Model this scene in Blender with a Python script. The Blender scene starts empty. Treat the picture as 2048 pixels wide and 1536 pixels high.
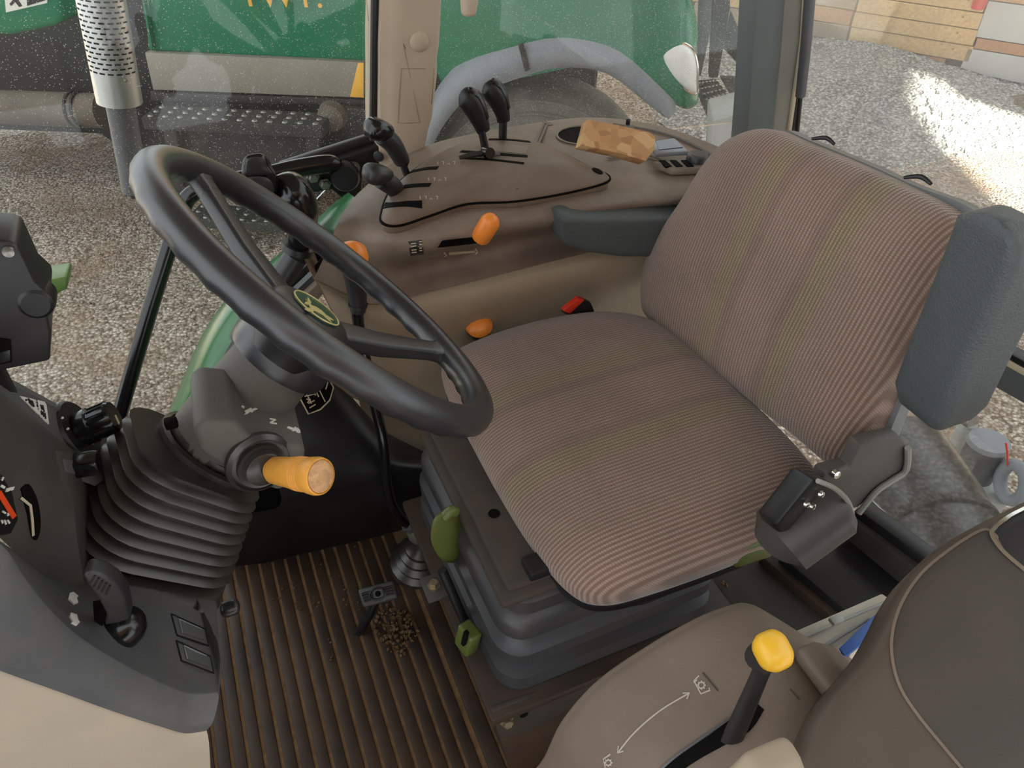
import bpy, bmesh, math, random
import numpy as np
from mathutils import Vector, Matrix
from mathutils.bvhtree import BVHTree
random.seed(7)
rng = np.random.default_rng(7)
S = bpy.context.scene
COL = S.collection

# ------------------------------------------------------------------ camera, sky, sun, exposure
# World axes: +X = towards the tractor's rear, +Y = towards its right side, Z up, cab floor at z = 0.
FPX, PITCH, YAW = 1500.0, math.radians(40.4), math.radians(23.0)
CAM = Vector((0, 0, 1.2))
cd = bpy.data.cameras.new('camera')
cd.sensor_width = 36.0
cd.lens = FPX / 2048 * 36.0
cd.clip_start = 0.02
cd.clip_end = 200
cam = bpy.data.objects.new('camera', cd)
COL.objects.link(cam)
cam.location = CAM
cam.rotation_euler = (math.pi / 2 - PITCH, 0, -YAW)
S.camera = cam

W = bpy.data.worlds.new('sky')
S.world = W
W.use_nodes = True
wn = W.node_tree
bg = wn.nodes['Background']
bg.inputs[0].default_value = (0.93, 0.97, 1.0, 1)
bg.inputs[1].default_value = 1.15

SUN_TO = Vector((0.30, -0.80, 0.52)).normalized()
sd = bpy.data.lights.new('sun', 'SUN')
sd.energy = 40.0
sd.angle = math.radians(0.6)
sd.color = (1.0, 0.93, 0.82)
sun = bpy.data.objects.new('sun', sd)
COL.objects.link(sun)
sun.rotation_euler = SUN_TO.to_track_quat('Z', 'Y').to_euler()

S.view_settings.view_transform = 'Standard'
S.view_settings.look = 'None'
S.view_settings.gamma = 1.0
S.view_settings.use_curve_mapping = False
S.view_settings.exposure = 0.92

# ------------------------------------------------------------------ measuring helpers
cp, sp, cy, sy = math.cos(PITCH), math.sin(PITCH), math.cos(YAW), math.sin(YAW)
FWD = Vector((sy * cp, cy * cp, -sp))
RGT = Vector((cy, -sy, 0))
UPV = RGT.cross(FWD)

def ray(px, py):
    return (FWD * FPX + RGT * (px - 1024) - UPV * (py - 768)).normalized()

def at(px, py, x=None, y=None, z=None, pl=None):
    d = ray(px, py)
    if x is not None: t = (x - CAM.x) / d.x
    elif y is not None: t = (y - CAM.y) / d.y
    elif z is not None: t = (z - CAM.z) / d.z
    else: t = (Vector(pl[0]) - CAM).dot(Vector(pl[1])) / d.dot(Vector(pl[1]))
    return CAM + d * t

def ats(pts, **k):
    return [at(p[0], p[1], **k) for p in pts]

# ------------------------------------------------------------------ materials
def lin(c):
    c /= 255.0
    return c / 12.92 if c <= 0.04045 else ((c + 0.055) / 1.055) ** 2.4

def rgb(r, g, b):
    return (lin(r), lin(g), lin(b), 1.0)

class NT:
    def __init__(s, name):
        s.m = bpy.data.materials.new(name); s.m.use_nodes = True
        s.t = s.m.node_tree; s.b = s.t.nodes['Principled BSDF']; s.out = s.t.nodes['Material Output']
    def n(s, typ, **k):
        o = s.t.nodes.new(typ)
        for a, v in k.items(): setattr(o, a, v)
        return o
    def l(s, a, b): s.t.links.new(a, b)
    def coord(s, kind='Object', scale=None, rot=None):
        tc = s.n('ShaderNodeTexCoord'); o = tc.outputs[kind]
        if kind == 'World': o = None
        if scale is not None:
            mp = s.n('ShaderNodeMapping'); mp.inputs['Scale'].default_value = scale
            if rot: mp.inputs['Rotation'].default_value = rot
            s.l(o, mp.inputs[0]); o = mp.outputs[0]
        return o
    def pos(s, scale=(1, 1, 1)):
        g = s.n('ShaderNodeNewGeometry'); mp = s.n('ShaderNodeMapping'); mp.inputs['Scale'].default_value = scale
        s.l(g.outputs['Position'], mp.inputs[0]); return mp.outputs[0]
    def noise(s, co, scale, detail=4, rough=0.55):
        o = s.n('ShaderNodeTexNoise'); o.inputs['Scale'].default_value = scale
        o.inputs['Detail'].default_value = detail; o.inputs['Roughness'].default_value = rough
        s.l(co, o.inputs['Vector']); return o.outputs['Fac']
    def ramp(s, f, stops, interp='LINEAR'):
        o = s.n('ShaderNodeValToRGB'); o.color_ramp.interpolation = interp
        e = o.color_ramp.elements
        while len(e) < len(stops): e.new(0.5)
        for i, (p, c) in enumerate(stops): e[i].position = p; e[i].color = c
        s.l(f, o.inputs[0]); return o.outputs[0]
    def mix(s, f, a, b, mode='MIX'):
        o = s.n('ShaderNodeMix', data_type='RGBA', blend_type=mode)
        for v, i in ((f, 0), (a, 6), (b, 7)):
            if isinstance(v, (int, float)): o.inputs[i].default_value = v
            elif isinstance(v, tuple): o.inputs[i].default_value = v
            else: s.l(v, o.inputs[i])
        return o.outputs[2]
    def math(s, op, a, b=0.0):
        o = s.n('ShaderNodeMath', operation=op)
        for i, v in ((0, a), (1, b)):
            if isinstance(v, (int, float)): o.inputs[i].default_value = v
            else: s.l(v, o.inputs[i])
        return o.outputs[0]
    def bump(s, h, dist, strength=1.0):
        o = s.n('ShaderNodeBump'); o.inputs['Distance'].default_value = dist; o.inputs['Strength'].default_value = strength
        s.l(h, o.inputs['Height']); s.l(o.outputs[0], s.b.inputs['Normal'])
    def set(s, base=None, rough=None, metal=None, spec=None):
        for nm, v in (('Base Color', base), ('Roughness', rough), ('Metallic', metal), ('Specular IOR Level', spec)):
            if v is None: continue
            if isinstance(v, (int, float, tuple)): s.b.inputs[nm].default_value = v
            else: s.l(v, s.b.inputs[nm])

def plain(name, c, rough=0.5, metal=0.0, spec=0.5, mott=0.12, mscale=14, grain=0.0, gscale=900, dust=None):
    """painted or moulded surface: soft colour mottling, fine moulded grain, optional dust film"""
    k = NT(name)
    co = k.pos()
    f = k.noise(co, mscale, 5, 0.6)
    a = tuple(max(0, x * (1 - mott)) for x in c[:3]) + (1,)
    b = tuple(min(1, x * (1 + mott)) for x in c[:3]) + (1,)
    base = k.ramp(f, [(0.3, a), (0.7, b)])
    r = rough
    if dust:
        dc, amt = dust
        f2 = k.noise(co, 5.5, 6, 0.68)
        m = k.ramp(f2, [(0.42, (0, 0, 0, 1)), (0.72, (amt, amt, amt, 1))])
        base = k.mix(m, base, dc)
    k.set(base, r, metal, spec)
    if grain:
        k.bump(k.noise(co, gscale, 2, 0.5), grain, 0.6)
    return k.m

M = {}
DUST = rgb(176, 160, 138)
M['console'] = plain('brown_console_plastic', rgb(116, 101, 89), 0.52, spec=0.45, mott=0.1, grain=0.0004, dust=(rgb(162, 147, 131), 0.65))
M['lid'] = plain('brown_lid_plastic', rgb(112, 97, 85), 0.52, spec=0.35, mott=0.1, grain=0.0004, dust=(rgb(140, 122, 104), 0.5))
M['beige'] = plain('beige_plastic', rgb(158, 143, 122), 0.6, spec=0.3, mott=0.06, grain=0.0003)
M['beige_light'] = plain('light_beige_plastic', rgb(186, 170, 150), 0.6, spec=0.3, mott=0.05, grain=0.0003)
M['cowl'] = plain('cream_plastic', rgb(172, 160, 142), 0.6, spec=0.3, mott=0.04, grain=0.0003)
M['dash'] = plain('slate_dash_plastic', rgb(80, 82, 83), 0.55, spec=0.4, mott=0.1, grain=0.0004, dust=(rgb(118, 112, 102), 0.5))
M['shroud'] = plain('grey_shroud_plastic', rgb(94, 92, 87), 0.6, spec=0.35, mott=0.1, grain=0.0004, dust=(rgb(118, 108, 92), 0.35))
M['boot'] = plain('black_rubber', rgb(48, 45, 42), 0.34, spec=0.8, mott=0.25, mscale=40, dust=(rgb(74, 65, 50), 0.3))
M['rim'] = plain('black_wheel_rubber', rgb(38, 39, 41), 0.33, spec=0.8, mott=0.08, grain=0.00015, gscale=1500)
M['black'] = plain('black_plastic', rgb(24, 24, 25), 0.42, mott=0.1)
M['gloss'] = plain('gloss_black', rgb(20, 20, 21), 0.18, mott=0.05)
M['softblack'] = plain('worn_black_plastic', rgb(40, 40, 41), 0.4, mott=0.12, grain=0.0002)
M['void'] = plain('slot_shadow_black', rgb(12, 11, 10), 0.8, spec=0.1)
M['navy'] = plain('dark_moulded_panel', rgb(33, 33, 35), 0.36, mott=0.2, spec=0.45)
M['arm'] = plain('pebbled_grey_vinyl', rgb(72, 78, 78), 0.5, mott=0.06, grain=0.0016, gscale=420)
M['floorbrown'] = plain('dirty_brown_rubber', rgb(54, 43, 35), 0.6, spec=0.4, mott=0.35, mscale=9, dust=(rgb(86, 62, 44), 0.6))
M['mat'] = plain('ribbed_mat_rubber', rgb(52, 42, 35), 0.5, spec=0.4, mott=0.4, mscale=9, dust=(rgb(88, 63, 44), 0.6))
M['dirt'] = plain('packed_dirt', rgb(112, 88, 64), 0.95, spec=0.1, mott=0.3, mscale=60)
M['grain'] = plain('dusty_grain', rgb(104, 84, 63), 0.95, spec=0.1, mott=0.3, mscale=50)
M['orange'] = plain('orange_plastic', rgb(238, 140, 52), 0.35, mott=0.05)
M['yellow'] = plain('yellow_plastic', rgb(240, 186, 48), 0.35, mott=0.05, mscale=30)
M['amber'] = plain('amber_grip', rgb(228, 160, 64), 0.42, mott=0.08, mscale=60)
M['amberend'] = plain('scuffed_amber', rgb(206, 160, 112), 0.6, mott=0.25, mscale=160)
M['olive'] = plain('olive_plastic', rgb(84, 94, 42), 0.45, mott=0.12)
M['green'] = plain('green_paint', rgb(58, 112, 70), 0.22, mott=0.06)
M['leaf'] = plain('leaf_green_paint', rgb(98, 132, 62), 0.4, mott=0.08)
M['harv'] = plain('harvester_green', rgb(34, 118, 84), 0.25, mott=0.05)
M['chassis'] = plain('dark_chassis', rgb(22, 21, 20), 0.7, mott=0.4, mscale=6)
M['chassis2'] = plain('dusty_chassis', rgb(46, 43, 40), 0.75, mott=0.3, mscale=8, dust=(rgb(76, 68, 60), 0.4))
M['tubegrey'] = plain('dusty_brown_tube', rgb(96, 86, 74), 0.7, mott=0.2, mscale=6)
M['strip'] = plain('grey_reflector_panel', rgb(142, 136, 124), 0.55, mott=0.08, mscale=3)
M['fender'] = plain('grey_fender_plastic', rgb(134, 138, 144), 0.55, mott=0.06)
M['tyre'] = plain('dusty_tyre', rgb(98, 98, 92), 0.8, mott=0.2, mscale=12, dust=(rgb(140, 132, 118), 0.5))
M['steel'] = plain('dull_steel', rgb(150, 146, 140), 0.4, metal=0.9, mott=0.15, mscale=60)
M['bolt'] = plain('bolt_steel', rgb(176, 160, 132), 0.38, metal=0.8, mott=0.2, mscale=120)
M['chrome'] = plain('bright_chrome', rgb(225, 222, 216), 0.14, metal=1.0, mott=0.03)
M['exhaust'] = plain('brushed_exhaust', rgb(190, 188, 186), 0.36, metal=0.85, mott=0.12, mscale=10)
M['pipe'] = plain('grey_pipe', rgb(96, 96, 100), 0.45, metal=0.4, mott=0.12)
M['white'] = plain('white_print', rgb(226, 224, 214), 0.6, mott=0.02)
M['cream'] = plain('cream_print', rgb(204, 192, 164), 0.6, mott=0.03)
M['print'] = plain('pale_print', rgb(186, 176, 160), 0.7, mott=0.03)
M['red'] = plain('red_plastic', rgb(206, 54, 36), 0.4, mott=0.05)
M['needle'] = plain('orange_red_needle', rgb(240, 80, 36), 0.4, mott=0.02)
M['letter'] = plain('yellow_lettering', rgb(236, 178, 66), 0.5, mott=0.04)
M['post'] = plain('grey_post_paint', rgb(92, 98, 98), 0.5, mott=0.05)
M['postlit'] = plain('grey_post_lit', rgb(140, 138, 130), 0.6, mott=0.05)  # paler copy of the post grey, its lit side put into the colour
M['shell'] = plain('grey_seat_shell', rgb(118, 122, 122), 0.35, mott=0.06)
M['bracket'] = plain('grey_brown_bracket', rgb(78, 74, 69), 0.55, mott=0.1)
M['susp'] = plain('suspension_rubber', rgb(54, 55, 57), 0.45, mott=0.12, dust=(rgb(78, 66, 55), 0.45))
M['susptop'] = plain('dusty_suspension_top', rgb(62, 53, 46), 0.65, mott=0.18, mscale=20)
M['pto'] = plain('taupe_console', rgb(120, 105, 93), 0.6, spec=0.35, mott=0.08, grain=0.0003)
M['fendpanel'] = plain('brown_fender_panel', rgb(86, 74, 64), 0.46, spec=0.45, mott=0.07, grain=0.0002)
M['fendinset'] = plain('dark_inset_panel', rgb(70, 63, 57), 0.46, spec=0.45, mott=0.08, grain=0.0002)
M['inst'] = plain('dusty_instrument_plastic', rgb(64, 61, 57), 0.5, mott=0.12, dust=(rgb(100, 92, 82), 0.45))
M['retract'] = plain('charcoal_cover', rgb(62, 59, 56), 0.45, mott=0.08)
M['blue'] = plain('blue_plastic', rgb(60, 106, 190), 0.4, mott=0.05)
M['case'] = plain('clear_white_plastic', rgb(214, 206, 192), 0.35, mott=0.05)
M['medal'] = plain('green_enamel', rgb(38, 78, 58), 0.25, mott=0.05)
M['gold'] = plain('gold_print', rgb(216, 204, 140), 0.35, metal=0.2, mott=0.04)
M['screen'] = plain('dark_screen', rgb(40, 46, 58), 0.08, mott=0.02)
M['silver'] = plain('silver_case', rgb(148, 152, 158), 0.35, metal=0.3, mott=0.04)
M['panelmetal'] = plain('pale_sheet_metal', rgb(206, 206, 200), 0.6, mott=0.06, mscale=2)
M['drum'] = plain('black_drum', rgb(26, 30, 34), 0.3, mott=0.1)
M['paleplast'] = plain('pale_translucent_grey', rgb(168, 170, 166), 0.4, mott=0.1)
M['liner'] = plain('headliner_cloth', rgb(176, 166, 150), 0.9, mott=0.05)
M['barn'] = plain('barn_boards', rgb(120, 96, 70), 0.8, mott=0.2, mscale=3)
M['lamp'] = plain('lamp_lens', rgb(240, 240, 236), 0.1, mott=0.02)  # sun reflection on the lens put into the white base colour

def wood(name, c, seedv):
    k = NT(name)
    co = k.coord('Object', (1.2, 14, 14))
    f = k.noise(co, 3.0 + seedv * 0.3, 6, 0.65)
    d = tuple(x * 0.72 for x in c[:3]) + (1,)
    base = k.ramp(f, [(0.3, d), (0.6, c)])
    kn = k.n('ShaderNodeTexVoronoi'); kn.inputs['Scale'].default_value = 4.0
    k.l(k.coord('Object', (0.55, 2.2, 2.2)), kn.inputs['Vector'])
    m = k.ramp(kn.outputs['Distance'], [(0.035, (1, 1, 1, 1)), (0.09, (0, 0, 0, 1))])
    base = k.mix(m, base, rgb(150, 100, 62))
    k.set(base, 0.75, 0, 0.3)
    k.bump(f, 0.003, 0.5)
    return k.m
WOODS = [wood('pine_board_yellow', rgb(230, 196, 142), 0), wood('pine_board_tan', rgb(214, 176, 130), 1),
         wood('board_weathered', rgb(188, 170, 146), 2), wood('board_orange', rgb(204, 156, 116), 3)]

def osb():
    k = NT('chipboard_wood')
    v = k.n('ShaderNodeTexVoronoi'); v.inputs['Scale'].default_value = 45
    k.l(k.coord('Object', (1, 2.2, 1), (0, 0, 0.6)), v.inputs['Vector'])
    sep = k.n('ShaderNodeSeparateColor'); k.l(v.outputs['Color'], sep.inputs[0])
    base = k.ramp(sep.outputs[0], [(0.0, rgb(168, 124, 82)), (0.5, rgb(190, 146, 100)), (1.0, rgb(206, 168, 122))])
    k.set(base, 0.7, 0, 0.3)
    return k.m
M['osb'] = osb()

def gravel(name, stops, scale, bumpd, tint=None):
    k = NT(name)
    co = k.pos()
    v = k.n('ShaderNodeTexVoronoi'); v.inputs['Scale'].default_value = scale
    k.l(co, v.inputs['Vector'])
    sep = k.n('ShaderNodeSeparateColor'); k.l(v.outputs['Color'], sep.inputs[0])
    base = k.ramp(sep.outputs[0], stops)
    edge = k.ramp(v.outputs['Distance'], [(0.25, (1, 1, 1, 1)), (0.75, (0.35, 0.33, 0.3, 1))])
    base = k.mix(0.8, base, edge, 'MULTIPLY')
    if tint:
        f = k.noise(co, 1.6, 5, 0.65)
        m = k.ramp(f, [(0.46, (0, 0, 0, 1)), (0.66, (0.7, 0.7, 0.7, 1))])
        base = k.mix(m, base, tint)
    k.set(base, 0.9, 0, 0.2)
    inv = k.math('SUBTRACT', 1.0, v.outputs['Distance'])
    h2 = k.noise(co, 3.0, 4, 0.6)
    hh = k.math('ADD', inv, k.math('MULTIPLY', h2, 1.5))
    k.bump(hh, bumpd, 1.0)
    return k.m
M['pedal'] = plain('worn_pedal_rubber', rgb(70, 70, 70), 0.5, mott=0.15, mscale=60)
M['gravel'] = gravel('crushed_gravel', [(0.0, rgb(128, 112, 98)), (0.35, rgb(172, 158, 142)), (0.7, rgb(204, 192, 178)), (1.0, rgb(226, 216, 204))], 58, 0.012, rgb(146, 122, 98))
M['heap'] = gravel('grey_gravel', [(0.0, rgb(150, 150, 148)), (0.5, rgb(184, 184, 180)), (1.0, rgb(222, 220, 214))], 44, 0.016)
M['soil'] = gravel('brown_soil', [(0.0, rgb(104, 88, 68)), (1.0, rgb(168, 150, 122))], 30, 0.02, rgb(120, 100, 76))

def fabric(name, yc, bands):
    """corduroy seat cloth: ribs along the length, fine cross weave, two olive accent bands"""
    k = NT(name)
    g = k.n('ShaderNodeNewGeometry'); sx = k.n('ShaderNodeSeparateXYZ'); k.l(g.outputs['Position'], sx.inputs[0])
    y = sx.outputs[1]
    rib = k.math('SINE', k.math('MULTIPLY', y, 2 * math.pi / 0.0053))
    rib01 = k.math('MULTIPLY', k.math('ADD', rib, 1.0), 0.5)
    along = k.math('ADD', sx.outputs[0], sx.outputs[2])
    wv = k.math('SINE', k.math('MULTIPLY', along, 2 * math.pi / 0.0042))
    wv01 = k.math('MULTIPLY', k.math('ADD', wv, 1.0), 0.5)
    hi = k.math('MULTIPLY', rib01, k.math('ADD', k.math('MULTIPLY', wv01, 0.45), 0.55))
    brown = k.ramp(hi, [(0.15, rgb(118, 98, 86)), (0.9, rgb(162, 140, 126))])
    green = k.ramp(hi, [(0.15, rgb(111, 99, 72)), (0.9, rgb(156, 145, 110))])
    dark = k.ramp(hi, [(0.15, rgb(109, 90, 79)), (0.9, rgb(141, 121, 108))])
    base = brown
    def band(y0, w, soft):
        d = k.math('ABSOLUTE', k.math('SUBTRACT', y, y0))
        mr = k.n('ShaderNodeMapRange'); mr.interpolation_type = 'SMOOTHSTEP'
        mr.inputs['From Min'].default_value = w; mr.inputs['From Max'].default_value = w + soft
        mr.inputs['To Min'].default_value = 1.0; mr.inputs['To Max'].default_value = 0.0
        k.l(d, mr.inputs['Value']); return mr.outputs[0]
    for (yg, yd) in bands:
        base = k.mix(k.math('MULTIPLY', band(yg, 0.010, 0.014), 0.6), base, green)
        base = k.mix(k.math('MULTIPLY', band(yd, 0.006, 0.006), 0.6), base, dark)
    f = k.noise(k.pos(), 7, 4, 0.6)
    st = k.ramp(f, [(0.35, (0.82, 0.80, 0.78, 1)), (0.65, (1.05, 1.0, 0.98, 1))])
    base = k.mix(0.8, base, st, 'MULTIPLY')
    k.set(base, 0.95, 0, 0.15)
    k.b.inputs['Sheen Weight'].default_value = 0.3
    k.bump(hi, 0.0016, 0.7)
    return k.m

def dusty_hazy_glass(name, amount, scale=260):
    """thin pane: clear glass, a film of dust (glare haze on the rear pane), bright specks and a few scratches"""
    k = NT(name)
    co = k.pos()
    tr = k.n('ShaderNodeBsdfTransparent'); tr.inputs[0].default_value = (0.93, 0.95, 0.94, 1)
    gl = k.n('ShaderNodeBsdfGlossy'); gl.inputs['Roughness'].default_value = 0.02
    df = k.n('ShaderNodeBsdfDiffuse'); df.inputs[0].default_value = (0.8, 0.79, 0.76, 1)
    tl = k.n('ShaderNodeBsdfTranslucent'); tl.inputs[0].default_value = (0.8, 0.79, 0.76, 1)
    ad = k.n('ShaderNodeMixShader'); ad.inputs[0].default_value = 0.5
    k.l(df.outputs[0], ad.inputs[1]); k.l(tl.outputs[0], ad.inputs[2])
    fr = k.n('ShaderNodeFresnel'); fr.inputs[0].default_value = 1.45
    v = k.n('ShaderNodeTexVoronoi'); v.inputs['Scale'].default_value = scale
    k.l(co, v.inputs['Vector'])
    sep = k.n('ShaderNodeSeparateColor'); k.l(v.outputs['Color'], sep.inputs[0])
    keep = k.math('GREATER_THAN', sep.outputs[0], 0.66)
    size = k.math('MULTIPLY', sep.outputs[1], 0.31)
    speck = k.math('MULTIPLY', k.math('LESS_THAN', v.outputs['Distance'], size), keep)
    wv = k.n('ShaderNodeTexNoise'); wv.inputs['Scale'].default_value = 9; wv.inputs['Detail'].default_value = 5
    k.l(co, wv.inputs['Vector'])
    film = k.n('ShaderNodeMapRange'); film.inputs['From Min'].default_value = 0.3; film.inputs['From Max'].default_value = 0.75
    film.inputs['To Min'].default_value = amount * 0.35; film.inputs['To Max'].default_value = amount
    k.l(wv.outputs['Fac'], film.inputs['Value'])
    dust = k.math('MAXIMUM', film.outputs[0], k.math('MULTIPLY', speck, 0.5 if scale > 200 else 0.12))
    m1 = k.n('ShaderNodeMixShader'); k.l(dust, m1.inputs[0]); k.l(tr.outputs[0], m1.inputs[1]); k.l(ad.outputs[0], m1.inputs[2])
    m2 = k.n('ShaderNodeMixShader'); k.l(k.math('MULTIPLY', fr.outputs[0], 0.6 if scale > 200 else 0.2), m2.inputs[0]); k.l(m1.outputs[0], m2.inputs[1]); k.l(gl.outputs[0], m2.inputs[2])
    k.l(m2.outputs[0], k.out.inputs['Surface'])
    return k.m
M['glass'] = dusty_hazy_glass('dusty_window_glass', 0.03, 360)
M['glass_quarter'] = dusty_hazy_glass('dusty_quarter_glass', 0.075, 360)
M['glass_low'] = dusty_hazy_glass('lower_rear_glass', 0.035, 90)
M['glass_rear'] = dusty_hazy_glass('rear_window_glass', 0.20, 120)  # thick film stands in for glare haze washing out the view

# ------------------------------------------------------------------ object helpers
def tag(o, label=None, cat=None, group=None, kind=None):
    if label: o['label'] = label
    if cat: o['category'] = cat
    if group: o['group'] = group
    if kind: o['kind'] = kind
    return o

def empty(name, loc, label=None, cat=None, group=None, kind=None):
    o = bpy.data.objects.new(name, None); COL.objects.link(o)
    o.location = loc; o.empty_display_size = 0.05
    bpy.context.view_layer.update()
    return tag(o, label, cat, group, kind)

def wloc(p):
    v = Vector((0, 0, 0))
    while p is not None:
        v = v + p.location; p = p.parent
    return v

def ob(name, vf, mat, parent=None, smooth=True, sharp=38, label=None, cat=None, group=None, kind=None, bevel=0.0, seg=2, fixn=True):
    """link ONE mesh object; vf = (verts in world coordinates, faces)"""
    V, F = vf
    V = [Vector(v) for v in V]
    lo = Vector([min(v[i] for v in V) for i in range(3)]); hi = Vector([max(v[i] for v in V) for i in range(3)])
    c = (lo + hi) / 2
    me = bpy.data.meshes.new(name)
    me.from_pydata([v - c for v in V], [], [tuple(f) for f in F])
    bm = bmesh.new(); bm.from_mesh(me)
    if fixn: bmesh.ops.recalc_face_normals(bm, faces=bm.faces)
    if bevel:
        es = [e for e in bm.edges if len(e.link_faces) == 2 and e.calc_face_angle(0) > math.radians(25)]
        if es: bmesh.ops.bevel(bm, geom=es, offset=bevel, segments=seg, profile=0.5, affect='EDGES', clamp_overlap=True)
    for f in bm.faces: f.smooth = smooth
    for e in bm.edges:
        e.smooth = not (len(e.link_faces) == 2 and e.calc_face_angle(0) > math.radians(sharp))
    bm.to_mesh(me); bm.free()
    me.materials.append(mat if not isinstance(mat, str) else M[mat])
    o = bpy.data.objects.new(name, me); COL.objects.link(o)
    o.location = c - wloc(parent)
    if parent: o.parent = parent
    return tag(o, label, cat, group, kind)

def join(*vfs):
    V, F = [], []
    for v, f in vfs:
        n = len(V); V += [Vector(a) for a in v]; F += [tuple(i + n for i in q) for q in f]
    return V, F

def rotm(rx=0, ry=0, rz=0):
    return Matrix.Rotation(rz, 3, 'Z') @ Matrix.Rotation(ry, 3, 'Y') @ Matrix.Rotation(rx, 3, 'X')

def box(c, s, R=None):
    c = Vector(c); V = []
    for z in (-.5, .5):
        for x, y in ((-.5, -.5), (.5, -.5), (.5, .5), (-.5, .5)):
            v = Vector((x * s[0], y * s[1], z * s[2]))
            V.append(c + (R @ v if R else v))
    return V, [(3, 2, 1, 0), (4, 5, 6, 7), (0, 1, 5, 4), (1, 2, 6, 5), (2, 3, 7, 6), (3, 0, 4, 7)]

def frame(d):
    d = Vector(d).normalized()
    a = Vector((0, 0, 1)) if abs(d.z) < 0.9 else Vector((1, 0, 0))
    u = d.cross(a).normalized(); v = d.cross(u).normalized()
    return u, v, d

def basis(u, v, w):
    return Matrix((u, v, w)).transposed()

def crom(P, n=8, closed=False):
    P = [Vector(p) for p in P]; out = []; N = len(P)
    rngs = range(N) if closed else range(N - 1)
    for i in rngs:
        if closed: p0, p1, p2, p3 = P[i - 1], P[i], P[(i + 1) % N], P[(i + 2) % N]
        else: p0, p1, p2, p3 = P[max(i - 1, 0)], P[i], P[i + 1], P[min(i + 2, N - 1)]
        for j in range(n):
            t = j / n
            out.append(0.5 * ((2 * p1) + (p2 - p0) * t + (2 * p0 - 5 * p1 + 4 * p2 - p3) * t * t + (3 * p1 - p0 - 3 * p2 + p3) * t ** 3))
    if not closed: out.append(P[-1].copy())
    return out

def loft(rings, closed=True, caps=True):
    V, F = [], []; n = len(rings[0])
    for r in rings: V += [Vector(p) for p in r]
    for i in range(len(rings) - 1):
        for j in range(n if closed else n - 1):
            a = i * n + j; b = i * n + (j + 1) % n
            F.append((a, b, b + n, a + n))
    if caps and closed:
        F.append(tuple(range(n))[::-1]); F.append(tuple(range((len(rings) - 1) * n, len(rings) * n)))
    return V, F

def tube(P, r, seg=12, smooth=0, closed=False, flat=1.0, up=None):
    P = [Vector(p) for p in P]
    R = r if isinstance(r, (list, tuple)) else [r] * len(P)
    if smooth:
        k = crom([Vector((x, 0, 0)) for x in R], smooth, closed)
        P = crom(P, smooth, closed); R = [max(1e-4, v.x) for v in k]
    n = len(P); rings = []
    prev = None
    for i, p in enumerate(P):
        if closed: d = P[(i + 1) % n] - P[i - 1]
        else: d = P[min(i + 1, n - 1)] - P[max(i - 1, 0)]
        d.normalize()
        if up is not None: u = d.cross(Vector(up)).normalized()
        elif prev is None: u = frame(d)[0]
        else: u = (prev - d * prev.dot(d)).normalized()
        prev = u; v = d.cross(u)
        rings.append([p + u * math.cos(2 * math.pi * k / seg) * R[i] + v * math.sin(2 * math.pi * k / seg) * R[i] * flat for k in range(seg)])
    if closed: rings.append(rings[0])
    return loft(rings, True, not closed)

def lathe(prof, O, d, seg=28, caps=True):
    O = Vector(O); u, v, w = frame(d)
    rings = [[O + w * h + (u * math.cos(2 * math.pi * k / seg) + v * math.sin(2 * math.pi * k / seg)) * max(r, 1e-5) for k in range(seg)] for r, h in prof]
    return loft(rings, True, caps)

def prism(poly, ext):
    poly = [Vector(p) for p in poly]; n = len(poly); e = Vector(ext)
    V = poly + [p + e for p in poly]
    F = [tuple(range(n)), tuple(range(2 * n - 1, n - 1, -1))] + [(i, (i + 1) % n, n + (i + 1) % n, n + i) for i in range(n)]
    return V, F

def pillow(outline, nrm, h, p=5.0, q=2.0, drop=0.0, inset=0.94, rings=14, n=8, center=None, dish=None, smooth=True):
    """cushion: closed outline, domed along nrm, turned under by drop on the back"""
    O = crom(outline, n, True) if smooth else [Vector(a) for a in outline]
    nrm = Vector(nrm).normalized()
    c = Vector(center) if center is not None else sum(O, Vector()) / len(O)
    R = []
    for i in range(rings + 1):
        f = math.sin(i / rings * math.pi / 2) if i < rings else 1.0
        f = max(f, 0.03)
        zz = h * max(0.0, 1 - f ** p) ** (1 / q)
        ring = []
        for a in O:
            pt = c + (a - c) * f
            if dish: pt = pt + nrm * dish(pt, f)
            ring.append(pt + nrm * zz)
        R.append(ring)
    if drop:
        R.append([c + (a - c) * 0.995 - nrm * drop * 0.5 for a in O])
        R.append([c + (a - c) * inset - nrm * drop for a in O])
    return loft(R, True, True)

def rrect(w, h, r, n=5):
    out = []
    for cx, cy, a0 in ((w / 2 - r, h / 2 - r, 0), (-w / 2 + r, h / 2 - r, 90), (-w / 2 + r, -h / 2 + r, 180), (w / 2 - r, -h / 2 + r, 270)):
        for i in range(n + 1):
            a = math.radians(a0 + 90 * i / n)
            out.append((cx + r * math.cos(a), cy + r * math.sin(a)))
    return out

def grid(rows, nu=6, nv=6):
    """smooth surface through rows of control points"""
    cols = [crom(r, nu) for r in rows]
    m = len(cols[0])
    strips = [crom([cols[i][j] for i in range(len(cols))], nv) for j in range(m)]
    k = len(strips[0]); V = [p for s in strips for p in s]; F = []
    for j in range(m - 1):
        for i in range(k - 1):
            F.append((j * k + i, j * k + i + 1, (j + 1) * k + i + 1, (j + 1) * k + i))
    return V, F

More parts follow.
